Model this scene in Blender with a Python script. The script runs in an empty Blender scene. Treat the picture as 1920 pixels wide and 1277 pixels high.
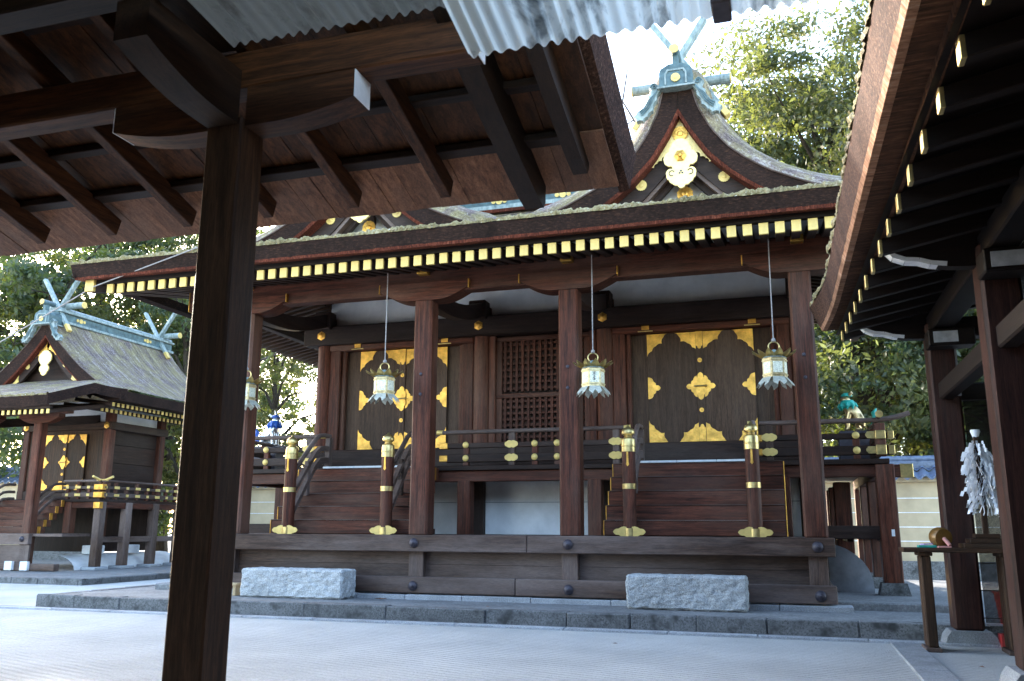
import bpy, math, random
import numpy as np
from mathutils import Vector, Matrix

# ------------------------------------------------------------------ camera, world, sun, exposure
sc = bpy.context.scene
R = math.radians
COL = sc.collection
cam = bpy.data.cameras.new("camera")
cam.sensor_width = 36.0
cam.lens = 36.0 * 1640.0 / 1920.0
cam.clip_start = 0.05
cam.clip_end = 600
cam_o = bpy.data.objects.new("camera", cam)
COL.objects.link(cam_o)
_yaw, _pit, _roll = R(17.4), R(12.12), R(0.26)
_f = Vector((-math.sin(_yaw) * math.cos(_pit), math.cos(_yaw) * math.cos(_pit), math.sin(_pit)))
_r = Vector((math.cos(_yaw), math.sin(_yaw), 0))
_u = _r.cross(_f)
_r2 = _r * math.cos(_roll) + _u * math.sin(_roll)
_u2 = -_r * math.sin(_roll) + _u * math.cos(_roll)
_m = Matrix((_r2, _u2, -_f)).transposed().to_4x4()
_m.translation = Vector((0, 0, 1.35))
cam_o.matrix_world = _m
cam.dof.use_dof = True
cam.dof.focus_distance = 15.0
cam.dof.aperture_fstop = 4.0
sc.camera = cam_o

SUN_EL, SUN_AZ = R(19), R(-50)          # azimuth from +Y (behind the shrine) towards -X
world = bpy.data.worlds.new("World")
sc.world = world
world.use_nodes = True
_nt = world.node_tree
_sky = _nt.nodes.new("ShaderNodeTexSky")
_sky.sky_type = 'NISHITA'
_sky.sun_disc = False
_sky.sun_elevation = SUN_EL
_sky.sun_rotation = SUN_AZ
_sky.air_density = 1.0
_sky.dust_density = 1.4
_bg = _nt.nodes["Background"]
_bg.inputs[1].default_value = 0.15
_nt.links.new(_sky.outputs[0], _bg.inputs[0])
sun = bpy.data.lights.new("sun", 'SUN')
sun.energy = 2.0
sun.angle = R(0.6)
sun.color = (1.0, 0.93, 0.80)
sun_o = bpy.data.objects.new("sun", sun)
COL.objects.link(sun_o)
_d = Vector((math.sin(SUN_AZ) * math.cos(SUN_EL), math.cos(SUN_AZ) * math.cos(SUN_EL), math.sin(SUN_EL)))
sun_o.rotation_euler = _d.to_track_quat('Z', 'Y').to_euler()
sun_o.location = (-20, 10, 30)
sc.view_settings.view_transform = 'Standard'
sc.view_settings.look = 'None'
sc.view_settings.exposure = 3.3
sc.view_settings.gamma = 1.0

rng = random.Random(7)
nrg = np.random.default_rng(11)

# ------------------------------------------------------------------ materials
def new_mat(name):
    m = bpy.data.materials.new(name)
    m.use_nodes = True
    nt = m.node_tree
    b = nt.nodes["Principled BSDF"]
    return m, nt, b

def N(nt, kind, **kw):
    n = nt.nodes.new(kind)
    for k, v in kw.items():
        setattr(n, k, v)
    return n

def ramp(nt, fac, stops):
    r = nt.nodes.new("ShaderNodeValToRGB")
    el = r.color_ramp.elements
    while len(el) < len(stops):
        el.new(0.5)
    for e, (p, c) in zip(el, stops):
        e.position = p
        e.color = (c[0], c[1], c[2], 1)
    nt.links.new(fac, r.inputs[0])
    return r.outputs[0]

def noise(nt, vec, scale, detail=4, rough=0.55, dist=0.0):
    n = nt.nodes.new("ShaderNodeTexNoise")
    n.inputs["Scale"].default_value = scale
    n.inputs["Detail"].default_value = detail
    n.inputs["Roughness"].default_value = rough
    n.inputs["Distortion"].default_value = dist
    nt.links.new(vec, n.inputs["Vector"])
    return n.outputs[0]

def mapped(nt, scale=(1, 1, 1), coord="Object"):
    t = nt.nodes.new("ShaderNodeTexCoord")
    mp = nt.nodes.new("ShaderNodeMapping")
    mp.inputs["Scale"].default_value = scale
    nt.links.new(t.outputs[coord], mp.inputs[0])
    return mp.outputs[0]

def mixc(nt, fac, a, b, mode='MIX'):
    m = nt.nodes.new("ShaderNodeMix")
    m.data_type = 'RGBA'
    m.blend_type = mode
    for sock, v in ((m.inputs[0], fac), (m.inputs[6], a), (m.inputs[7], b)):
        if hasattr(v, "is_output"):
            nt.links.new(v, sock)
        elif isinstance(v, (int, float)):
            sock.default_value = v
        else:
            sock.default_value = (v[0], v[1], v[2], 1)
    return m.outputs[2]

def bump(nt, b, h, strength=0.3, dist=0.01):
    bn = nt.nodes.new("ShaderNodeBump")
    bn.inputs["Strength"].default_value = strength
    bn.inputs["Distance"].default_value = dist
    nt.links.new(h, bn.inputs["Height"])
    nt.links.new(bn.outputs[0], b.inputs["Normal"])

def rnd_value(nt, col, lo=0.8, hi=1.2):
    oi = nt.nodes.new("ShaderNodeObjectInfo")
    mr = nt.nodes.new("ShaderNodeMapRange")
    mr.inputs[3].default_value = lo
    mr.inputs[4].default_value = hi
    nt.links.new(oi.outputs["Random"], mr.inputs[0])
    hs = nt.nodes.new("ShaderNodeHueSaturation")
    nt.links.new(mr.outputs[0], hs.inputs["Value"])
    nt.links.new(col, hs.inputs["Color"])
    return hs.outputs[0]

def wood(name, dark, light, grey=None, axis='z', rough=0.62, greyamt=0.5, var=0.22):
    dark, light = [k * 0.76 for k in dark], [k * 0.76 for k in light]
    grey = [k * 0.78 for k in grey] if grey else None
    m, nt, b = new_mat(name)
    s = {'x': (0.55, 9, 9), 'y': (9, 0.55, 9), 'z': (9, 9, 0.55)}[axis]
    v = mapped(nt, s)
    g = noise(nt, v, 2.6, 6, 0.6, 0.6)
    c = ramp(nt, g, [(0.32, dark), (0.5, [(a + d) / 2 for a, d in zip(dark, light)]), (0.68, light)])
    ck = noise(nt, mapped(nt, tuple(k * (0.35 if k < 1 else 2.2) for k in s)), 2.4, 3, 0.5, 0.3)      # drying cracks
    c = mixc(nt, ramp(nt, ck, [(0.485, (0, 0, 0)), (0.50, (0.45, 0.45, 0.45)), (0.515, (0, 0, 0))]), c, [k * 0.45 for k in dark])
    v2 = mapped(nt, tuple(k * 6 for k in s))
    fine = noise(nt, v2, 3.0, 3, 0.7)
    c = mixc(nt, ramp(nt, fine, [(0.33, (0.5, 0.5, 0.5)), (0.62, (1.1, 1.1, 1.1))]), (0, 0, 0), c)
    if grey:
        p = noise(nt, mapped(nt, tuple(0.25 * k ** 0.5 for k in s)), 1.7, 5, 0.65)
        f = ramp(nt, p, [(0.5 - 0.3 * greyamt, (0, 0, 0)), (0.8 - 0.3 * greyamt, (1, 1, 1))])
        gc = ramp(nt, fine, [(0.3, [k * 0.6 for k in grey]), (0.65, grey)])
        c = mixc(nt, f, c, gc)
    c = rnd_value(nt, c, 1 - var, 1 + var)
    nt.links.new(c, b.inputs["Base Color"])
    b.inputs["Roughness"].default_value = rough
    b.inputs["Specular IOR Level"].default_value = 0.22
    bump(nt, b, fine, 0.35, 0.004)
    return m

def axes3(name, *a, **k):
    return {ax: wood(name + '_' + ax, *a, axis=ax, **k) for ax in 'xyz'}

WD = axes3('dark_wood', (0.020, 0.010, 0.007), (0.062, 0.030, 0.020), grey=(0.085, 0.060, 0.050), greyamt=0.15)
WR = axes3('red_wood', (0.034, 0.0095, 0.005), (0.205, 0.060, 0.031), grey=(0.19, 0.105, 0.075), greyamt=0.18)
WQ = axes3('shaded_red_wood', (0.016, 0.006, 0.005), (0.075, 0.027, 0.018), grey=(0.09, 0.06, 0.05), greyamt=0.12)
WK = axes3('shaded_dark_wood', (0.007, 0.004, 0.003), (0.022, 0.012, 0.009), grey=(0.03, 0.02, 0.017), greyamt=0.1)  # near-black: shade of the halls and eave recess is in the colour
WP = axes3('door_wood', (0.056, 0.030, 0.018), (0.150, 0.084, 0.052), grey=(0.14, 0.09, 0.064), greyamt=0.15)
WG = axes3('weathered_wood', (0.040, 0.022, 0.016), (0.150, 0.086, 0.060), grey=(0.27, 0.20, 0.175), greyamt=0.40)
WF = axes3('brown_wood', (0.011, 0.005, 0.0028), (0.056, 0.026, 0.0125), grey=(0.045, 0.027, 0.017), greyamt=0.1)
WT = axes3('table_wood', (0.026, 0.012, 0.006), (0.125, 0.060, 0.030), grey=(0.09, 0.06, 0.04), greyamt=0.12)
WO = axes3('orange_wood', (0.034, 0.012, 0.004), (0.185, 0.068, 0.023), grey=(0.045, 0.024, 0.012), greyamt=0.15)
WS = axes3('light_orange_shingle', (0.16, 0.060, 0.026), (0.46, 0.205, 0.10), grey=(0.26, 0.15, 0.10), greyamt=0.15)  # lighter and more orange than the sheathing boards

def simple(name, col, rough=0.6, metal=0.0, nscale=12.0, amt=0.25, bstr=0.2, bd=0.004, var=0.08, spec=0.5):
    m, nt, b = new_mat(name)
    v = mapped(nt)
    n1 = noise(nt, v, nscale, 6, 0.6)
    c = ramp(nt, n1, [(0.3, [k * (1 - amt) for k in col]), (0.7, [min(1, k * (1 + amt)) for k in col])])
    c = rnd_value(nt, c, 1 - var, 1 + var)
    nt.links.new(c, b.inputs["Base Color"])
    b.inputs["Roughness"].default_value = rough
    b.inputs["Metallic"].default_value = metal
    b.inputs["Specular IOR Level"].default_value = spec
    if bstr:
        bump(nt, b, noise(nt, v, nscale * 3, 4, 0.6), bstr, bd)
    return m

GOLD = simple('gilt_metal', (0.70, 0.375, 0.075), 0.36, 0.8, 6, 0.38, 0.8, 0.012)
GOLDP = simple('pale_gilt', (0.70, 0.50, 0.155), 0.45, 0.15, 9, 0.14, 0.15, 0.004)
GEGYO = simple('bright_gilt', (0.86, 0.64, 0.25), 0.36, 0.3, 16, 0.12, 0.35, 0.012)
BRASS = simple('aged_brass_shaded_gilt', (0.62, 0.47, 0.20), 0.38, 0.9, 10, 0.3, 0.15)  # brass parts, and balcony gilt whose shade is put into the colour
IRON = simple('iron', (0.055, 0.045, 0.055), 0.5, 0.3, 20, 0.3)
COPPER = simple('green_copper', (0.30, 0.42, 0.41), 0.6, 0.0, 5, 0.35, 0.2)
def verdigris(name, c0, c1, c2):
    m, nt, b = new_mat(name)
    run = noise(nt, mapped(nt, (7, 7, 1.1)), 2.2, 6, 0.7)
    blot = noise(nt, mapped(nt), 5.0, 6, 0.7)
    c = ramp(nt, mixc(nt, 0.5, run, blot), [(0.36, c0), (0.5, c1), (0.64, c2)])
    nt.links.new(rnd_value(nt, c, 0.85, 1.12), b.inputs["Base Color"])
    b.inputs["Roughness"].default_value = 0.7
    bump(nt, b, blot, 0.3, 0.01)
    return m
COPPER = verdigris('green_copper', (0.09, 0.12, 0.12), (0.23, 0.285, 0.28), (0.40, 0.45, 0.435))
COPPERD = simple('dark_copper', (0.075, 0.125, 0.135), 0.5, 0.1, 6, 0.5, 0.2)
PLASTER = simple('white_plaster', (0.80, 0.80, 0.80), 0.85, 0, 2.2, 0.13, 0.2, var=0.02)
PLASTERG = simple('grey_plaster', (0.36, 0.37, 0.39), 0.9, 0, 4, 0.3, 0.4, 0.01)
CREAM = simple('cream_plaster', (0.50, 0.40, 0.26), 0.88, 0, 1.3, 0.2, 0.2)
PAINTW = simple('white_paint', (0.78, 0.79, 0.80), 0.6, 0, 9, 0.12, 0.15)
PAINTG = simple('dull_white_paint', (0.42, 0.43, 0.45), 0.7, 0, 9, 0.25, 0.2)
PAPER = simple('white_paper', (0.80, 0.81, 0.84), 0.75, 0, 20, 0.05, 0)
TILE = simple('blue_tile', (0.105, 0.135, 0.20), 0.38, 0, 9, 0.35, 0.2)
ROPE = simple('rope', (0.30, 0.27, 0.26), 0.9, 0, 40, 0.3)
RED = simple('red_plastic', (0.42, 0.02, 0.02), 0.45, 0, 5, 0.1, 0)
TEAL = simple('teal_paint', (0.01, 0.30, 0.25), 0.5, 0, 12, 0.3)
BLUE = simple('blue_paint', (0.02, 0.09, 0.38), 0.4, 0, 12, 0.3)
SILVER = simple('silver_leaf', (0.75, 0.77, 0.80), 0.3, 0.8, 12, 0.15)
STATGOLD = simple('statue_gilt', (0.72, 0.52, 0.26), 0.33, 0.85, 9, 0.35)
LANTERN = simple('lantern_brass', (0.62, 0.49, 0.26), 0.42, 0.5, 25, 0.35, 0.4)
APRON = simple('lantern_apron', (0.50, 0.50, 0.42), 0.5, 0.3, 25, 0.3)
LPANEL = simple('lantern_panel', (0.86, 0.76, 0.55), 0.5, 0.15, 60, 0.45, 0.7, 0.006)
TAN = simple('pale_wood', (0.50, 0.36, 0.20), 0.6, 0, 10, 0.2)
PINK = simple('pink_cloth', (0.55, 0.25, 0.22), 0.8, 0, 10, 0.2)
VIOLET = simple('violet_paper', (0.38, 0.28, 0.55), 0.7, 0, 10, 0.2)
BLACKW = simple('black_ink', (0.03, 0.03, 0.03), 0.7, 0, 10, 0.2, 0)

def granite(name, base, contrast=0.5, scale=70, dirt=0.0):
    m, nt, b = new_mat(name)
    v = mapped(nt)
    sp = noise(nt, v, scale, 2, 0.8)
    c = ramp(nt, sp, [(0.34, [k * (1 - contrast) for k in base]), (0.5, base), (0.64, [min(1, k * 1.35) for k in base])])
    big = noise(nt, v, 2.1, 6, 0.65)
    c = mixc(nt, ramp(nt, big, [(0.35, (0.7, 0.7, 0.7)), (0.65, (1.08, 1.08, 1.08))]), (0, 0, 0), c)
    if dirt:
        d = noise(nt, v, 5.0, 7, 0.7)
        c = mixc(nt, ramp(nt, d, [(0.52, (0, 0, 0)), (0.64, (dirt, dirt, dirt))]), c, (0.035, 0.035, 0.033))
    nt.links.new(rnd_value(nt, c, 0.9, 1.1), b.inputs["Base Color"])
    b.inputs["Roughness"].default_value = 0.85
    bump(nt, b, noise(nt, v, scale * 0.5, 5, 0.7), 0.5, 0.008)
    return m

GRANITE = granite('granite', (0.45, 0.455, 0.45), 0.5, 62)
KERB = granite('kerb_stone', (0.165, 0.165, 0.165), 0.5, 40, 0.85)
FLAG = granite('flag_stone', (0.36, 0.37, 0.385), 0.3, 60, 0.15)
TERR = granite('terrace_earth', (0.19, 0.19, 0.19), 0.22, 25, 0.3)
PATHST = granite('path_stone', (0.27, 0.28, 0.29), 0.3, 70, 0.1)

def gravel_mat():
    m, nt, b = new_mat('raked_gravel')
    v = mapped(nt)
    g1 = noise(nt, v, 42, 4, 0.85)
    g2 = noise(nt, v, 0.45, 5, 0.6)
    c = ramp(nt, g1, [(0.25, (0.44, 0.44, 0.43)), (0.5, (0.73, 0.725, 0.70)), (0.75, (0.86, 0.855, 0.83))])
    c = mixc(nt, ramp(nt, g2, [(0.35, (0.80, 0.80, 0.80)), (0.65, (1.05, 1.05, 1.05))]), (0, 0, 0), c)
    nt.links.new(c, b.inputs["Base Color"])
    b.inputs["Roughness"].default_value = 0.95
    w = N(nt, "ShaderNodeTexWave", wave_type='BANDS', bands_direction='DIAGONAL')
    w.inputs["Scale"].default_value = 5.5
    w.inputs["Distortion"].default_value = 2.2
    w.inputs["Detail"].default_value = 2
    nt.links.new(mapped(nt, (0.35, 1.0, 0.0)), w.inputs[0])
    mx = N(nt, "ShaderNodeMath", operation='MULTIPLY_ADD')
    nt.links.new(w.outputs[1], mx.inputs[0])
    mx.inputs[1].default_value = 0.9
    nt.links.new(g1, mx.inputs[2])
    foot = noise(nt, v, 5.0, 4, 0.6)
    ad = N(nt, "ShaderNodeMath", operation='MULTIPLY_ADD')
    nt.links.new(foot, ad.inputs[0])
    ad.inputs[1].default_value = 1.2
    nt.links.new(mx.outputs[0], ad.inputs[2])
    bump(nt, b, ad.outputs[0], 1.0, 0.05)
    return m
GRAVEL = gravel_mat()

def bark_mat(name, c0, c1, c2, s):
    c0, c1, c2 = ([k * 0.8 for k in q] for q in (c0, c1, c2))
    m, nt, b = new_mat(name)
    n1 = noise(nt, mapped(nt, s), 3.0, 6, 0.7)
    n2 = noise(nt, mapped(nt), 1.6, 5, 0.65)
    n3 = noise(nt, mapped(nt), 9, 4, 0.7)
    c = ramp(nt, n1, [(0.3, c0), (0.55, c1), (0.78, c2)])
    c = mixc(nt, ramp(nt, n2, [(0.35, (0.55, 0.55, 0.55)), (0.65, (1.2, 1.2, 1.2))]), (0, 0, 0), c)
    nt.links.new(c, b.inputs["Base Color"])
    b.inputs["Roughness"].default_value = 0.9
    b.inputs["Specular IOR Level"].default_value = 0.2
    bump(nt, b, mixc(nt, 0.5, n1, n3), 0.9, 0.02)
    return m
BARK = bark_mat('cypress_bark', (0.010, 0.006, 0.005), (0.036, 0.018, 0.013), (0.140, 0.066, 0.040), (5, 5, 16))
BARKL = bark_mat('cypress_bark_brown', (0.018, 0.009, 0.007), (0.095, 0.045, 0.028), (0.36, 0.21, 0.14), (14, 14, 14))
RIM = bark_mat('bark_red_rim', (0.03, 0.008, 0.006), (0.16, 0.038, 0.020), (0.42, 0.15, 0.085), (14, 14, 2))

def moss_roof(name, mossy=0.5):
    m, nt, b = new_mat(name)
    v = mapped(nt)
    a = noise(nt, v, 1.9, 8, 0.72, 0.5)
    f = noise(nt, v, 24, 5, 0.75)
    st_n = noise(nt, mapped(nt, (0.5, 4.5, 0.5)), 2.2, 6, 0.7)
    f = mixc(nt, 0.5, f, st_n)
    bark = ramp(nt, f, [(0.38, (0.035, 0.022, 0.021)), (0.52, (0.16, 0.115, 0.105)), (0.64, (0.46, 0.41, 0.37))])
    mo = ramp(nt, f, [(0.36, (0.085, 0.065, 0.023)), (0.52, (0.25, 0.20, 0.095)), (0.66, (0.45, 0.39, 0.25))])
    c = mixc(nt, ramp(nt, a, [(0.52 - 0.25 * mossy, (0, 0, 0)), (0.72 - 0.25 * mossy, (1, 1, 1))]), bark, mo)
    sp = noise(nt, mapped(nt, (1, 2.2, 1)), 16, 3, 0.8)
    c = mixc(nt, ramp(nt, sp, [(0.64, (0, 0, 0)), (0.70, (0.8, 0.8, 0.8))]), c, (0.66, 0.64, 0.62))
    nt.links.new(c, b.inputs["Base Color"])
    b.inputs["Roughness"].default_value = 0.92
    bump(nt, b, f, 1.0, 0.04)
    return m
MOSSROOF = moss_roof('mossy_bark_roof', 0.45)
MOSS = moss_roof('moss_edge', 1.0)

def leaf_mat(name, dark, light, trans, gloss=0.45):
    dark, light, trans = ([k * 0.8 for k in q] for q in (dark, light, trans))
    m, nt, b = new_mat(name)
    ge = N(nt, "ShaderNodeNewGeometry")
    c = ramp(nt, ge.outputs["Random Per Island"], [(0.0, dark), (0.6, [(p + q) / 2 for p, q in zip(dark, light)]), (1.0, light)])
    nt.links.new(rnd_value(nt, c, 0.85, 1.15), b.inputs["Base Color"])
    b.inputs["Roughness"].default_value = gloss
    tr = N(nt, "ShaderNodeBsdfTranslucent")
    tr.inputs[0].default_value = (*trans, 1)
    mx = N(nt, "ShaderNodeMixShader")
    mx.inputs[0].default_value = 0.42
    nt.links.new(b.outputs[0], mx.inputs[1])
    nt.links.new(tr.outputs[0], mx.inputs[2])
    nt.links.new(mx.outputs[0], nt.nodes["Material Output"].inputs[0])
    return m
LEAF = [leaf_mat('leaf_dark', (0.022, 0.044, 0.032), (0.070, 0.108, 0.074), (0.20, 0.26, 0.03)),
        leaf_mat('leaf_mid', (0.032, 0.050, 0.020), (0.090, 0.108, 0.040), (0.27, 0.28, 0.04)),
        leaf_mat('leaf_pale', (0.038, 0.056, 0.030), (0.108, 0.130, 0.066), (0.22, 0.25, 0.05))]
TRUNK = bark_mat('tree_bark', (0.03, 0.022, 0.016), (0.075, 0.058, 0.042), (0.15, 0.125, 0.09), (8, 8, 2))
BRANCH = simple('bare_branch', (0.11, 0.085, 0.075), 0.85, 0, 8, 0.3)
MOSSTR = simple('mossy_trunk', (0.14, 0.15, 0.045), 0.9, 0, 7, 0.4, 0.5, 0.02)

def sheet_mat(name, col, stain, trans):
    m, nt, b = new_mat(name)
    v = mapped(nt, (1, 0.35, 1))
    s = noise(nt, v, 5.0, 7, 0.7, 0.5)
    c = mixc(nt, ramp(nt, s, [(0.5, (0, 0, 0)), (0.66, (1, 1, 1))]), col, stain)
    nt.links.new(c, b.inputs["Base Color"])
    b.inputs["Roughness"].default_value = 0.55
    if trans:
        tr = N(nt, "ShaderNodeBsdfTranslucent")
        nt.links.new(c, tr.inputs[0])
        mx = N(nt, "ShaderNodeMixShader")
        mx.inputs[0].default_value = trans
        nt.links.new(b.outputs[0], mx.inputs[1])
        nt.links.new(tr.outputs[0], mx.inputs[2])
        nt.links.new(mx.outputs[0], nt.nodes["Material Output"].inputs[0])
    else:
        b.inputs["Metallic"].default_value = 0.4
    return m
SHEETA = sheet_mat('galvanised_sheet', (0.36, 0.42, 0.44), (0.18, 0.20, 0.20), 0.12)
SHEETB = sheet_mat('translucent_sheet', (0.88, 0.87, 0.81), (0.26, 0.27, 0.26), 0.8)

# ------------------------------------------------------------------ geometry helpers
W = {}                                            # world position of every object's origin

class MB:
    def __init__(s):
        s.v = []; s.f = []
    def add(s, vs, fs):
        o = len(s.v)
        s.v.extend([tuple(p) for p in vs])
        s.f.extend([tuple(i + o for i in q) for q in fs])
        return s
    def obox(s, c, ax, ay, az, ch=0.0):
        """box about c with half vectors ax ay az; ch = chamfer in metres"""
        c, ax, ay, az = (Vector(k) for k in (c, ax, ay, az))
        L = [ax.length, ay.length, az.length]
        ch = min(ch, 0.4 * min(L))
        if ch <= 0:
            vs = [c + ax * i + ay * j + az * k for i in (-1, 1) for j in (-1, 1) for k in (-1, 1)]
            return s.add(vs, [(0, 1, 3, 2), (4, 6, 7, 5), (0, 4, 5, 1), (2, 3, 7, 6), (0, 2, 6, 4), (1, 5, 7, 3)])
        r = [1 - ch / l for l in L]
        vs = []; idx = {}
        for i in (-1, 1):
            for j in (-1, 1):
                for k in (-1, 1):
                    for t in range(3):
                        q = [i, j, k]
                        for w in range(3):
                            if w != t:
                                q[w] *= r[w]
                        idx[(i, j, k, t)] = len(vs)
                        vs.append(c + ax * q[0] + ay * q[1] + az * q[2])
        fs = []
        for t in range(3):
            a, b2 = [w for w in range(3) if w != t]
            for sg in (-1, 1):
                q = []
                for (p, o) in ((-1, -1), (1, -1), (1, 1), (-1, 1)):
                    key = [0, 0, 0]; key[t] = sg; key[a] = p; key[b2] = o
                    q.append(idx[(*key, t)])
                fs.append(q)
            for p in (-1, 1):                       # edges along axis t
                for o in (-1, 1):
                    k0 = [0, 0, 0]; k0[a] = p; k0[b2] = o
                    k1 = list(k0); k0[t] = -1; k1[t] = 1
                    fs.append((idx[(*k0, a)], idx[(*k1, a)], idx[(*k1, b2)], idx[(*k0, b2)]))
        for i in (-1, 1):
            for j in (-1, 1):
                for k in (-1, 1):
                    fs.append((idx[(i, j, k, 0)], idx[(i, j, k, 1)], idx[(i, j, k, 2)]))
        return s.add(vs, fs)
    def box(s, x0, x1, y0, y1, z0, z1, ch=0.0):
        return s.obox(((x0 + x1) / 2, (y0 + y1) / 2, (z0 + z1) / 2), ((x1 - x0) / 2, 0, 0), (0, (y1 - y0) / 2, 0), (0, 0, (z1 - z0) / 2), ch)
    def beam(s, p0, p1, w, h, ch=0.0, up=(0, 0, 1)):
        p0, p1 = Vector(p0), Vector(p1)
        d = (p1 - p0)
        x = d.cross(Vector(up)).normalized()
        z = x.cross(d).normalized()
        return s.obox((p0 + p1) / 2, d / 2, x * w / 2, z * h / 2, ch)
    def tube(s, pts, r, n=10, caps=True):
        pts = [Vector(p) for p in pts]
        rs = r if isinstance(r, (list, tuple)) else [r] * len(pts)
        o = []; prev = None
        for i, p in enumerate(pts):
            d = (pts[min(i + 1, len(pts) - 1)] - pts[max(i - 1, 0)]).normalized()
            if prev is None:
                a = Vector((0, 0, 1)) if abs(d.z) < 0.9 else Vector((1, 0, 0))
                x = d.cross(a).normalized()
            else:
                x = (prev - d * prev.dot(d)).normalized()
            prev = x
            y = d.cross(x)
            o += [p + (x * math.cos(2 * math.pi * k / n) + y * math.sin(2 * math.pi * k / n)) * rs[i] for k in range(n)]
        f = [(i * n + k, i * n + (k + 1) % n, (i + 1) * n + (k + 1) % n, (i + 1) * n + k) for i in range(len(pts) - 1) for k in range(n)]
        if caps:
            f += [tuple(range(n))[::-1], tuple((len(pts) - 1) * n + k for k in range(n))]
        return s.add(o, f)
    def lathe(s, prof, c=(0, 0, 0), n=16, axis='z', ph=0.0):
        o = []
        for (r, h) in prof:
            for k in range(n):
                a = 2 * math.pi * k / n + ph
                p = (r * math.cos(a), r * math.sin(a), h)
                if axis == 'y':
                    p = (p[0], -p[2], p[1])         # grows towards -Y
                elif axis == 'x':
                    p = (p[2], p[0], p[1])
                o.append((c[0] + p[0], c[1] + p[1], c[2] + p[2]))
        m = len(prof)
        f = [(i * n + k, i * n + (k + 1) % n, (i + 1) * n + (k + 1) % n, (i + 1) * n + k) for i in range(m - 1) for k in range(n)]
        f += [tuple(range(n))[::-1], tuple((m - 1) * n + k for k in range(n))]
        return s.add(o, f)
    def prism(s, poly, fn, w0, w1):
        """extrude a 2-D outline; fn(u, v, w) gives the 3-D point"""
        n = len(poly)
        vs = [fn(u, v, w0) for u, v in poly] + [fn(u, v, w1) for u, v in poly]
        fs = [tuple(range(n))[::-1], tuple(range(n, 2 * n))] + [(i, (i + 1) % n, n + (i + 1) % n, n + i) for i in range(n)]
        return s.add(vs, fs)
    def grid(s, rows, closed=False):
        """rows of points of equal length -> quads"""
        n = len(rows[0])
        vs = [p for r in rows for p in r]
        fs = [(i * n + k, i * n + k + 1, (i + 1) * n + k + 1, (i + 1) * n + k) for i in range(len(rows) - 1) for k in range(n - 1)]
        if closed:
            fs += [(i * n + n - 1, i * n, (i + 1) * n, (i + 1) * n + n - 1) for i in range(len(rows) - 1)]
        return s.add(vs, fs)
    def jitter(s, a):
        s.v = [(p[0] + rng.uniform(-a, a), p[1] + rng.uniform(-a, a), p[2] + rng.uniform(-a, a)) for p in s.v]
        return s
    def mesh(s, name, mat, origin=(0, 0, 0), smooth=False):
        me = bpy.data.meshes.new(name)
        o = origin
        me.from_pydata([(p[0] - o[0], p[1] - o[1], p[2] - o[2]) for p in s.v], [], s.f)
        me.materials.append(mat)
        if smooth:
            me.polygons.foreach_set("use_smooth", [True] * len(me.polygons))
            try:
                me.set_sharp_from_angle(angle=R(40))
            except Exception:
                pass
        me.update()
        return me
    def build(s, name, mat, parent=None, smooth=False, at=None):
        """one mesh object; vertices are given in world coordinates"""
        base = Vector(at) if at is not None else (W[parent] if parent else Vector((0, 0, 0)))
        me = s.mesh(name, mat, base, smooth)
        return place(me, name, parent, base)

def place(me, name, parent, wloc):
    o = bpy.data.objects.new(name, me)
    COL.objects.link(o)
    wloc = Vector(wloc)
    if parent:
        o.parent = parent
        o.location = wloc - W[parent]
    else:
        o.location = wloc
    W[o] = wloc
    return o

def tag(o, label=None, cat=None, group=None, kind=None):
    if label: o["label"] = label
    if cat: o["category"] = cat
    if group: o["group"] = group
    if kind: o["kind"] = kind
    return o

def thing(name, loc, label, cat, group=None):
    o = bpy.data.objects.new(name, None)
    COL.objects.link(o)
    o.empty_display_size = 0.2
    o.location = loc
    W[o] = Vector(loc)
    return tag(o, label, cat, group)

def lobes(path, amp, n=5):
    """replace each straight piece of a 2-D path by an outward bulging arc"""
    out = []
    for (a, b2) in zip(path[:-1], path[1:]):
        dx, dy = b2[0] - a[0], b2[1] - a[1]
        for i in range(n):
            t = i / n
            h = amp * math.sin(math.pi * t)
            out.append((a[0] + dx * t + dy * h, a[1] + dy * t - dx * h))
    out.append(path[-1])
    return out

def disc(c, r, d, n=12, scal=0):
    """flower disc facing -Y"""
    m = MB()
    pts = []
    k = n * (4 if scal else 1)
    for i in range(k):
        a = 2 * math.pi * i / k
        rr = r * (1 - (0.09 * (1 - abs(math.sin(a * n / 2))) if scal else 0))
        pts.append((rr * math.cos(a), rr * math.sin(a)))
    m.prism(pts, lambda u, v, w: (c[0] + u, c[1] - w, c[2] + v), 0, d)
    m.lathe([(r * 0.42, d * 0.9), (r * 0.36, d * 1.7), (r * 0.16, d * 2.0), (0.001, d * 2.0)], c, 10, 'y')
    return m

# ------------------------------------------------------------------ the setting: ground, terraces, path
g = MB()
g.add([(-160, -60, 0), (160, -60, 0), (160, 200, 0), (-160, 200, 0)], [(0, 1, 2, 3)])
tag(g.build('ground', GRAVEL), kind='structure')

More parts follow.
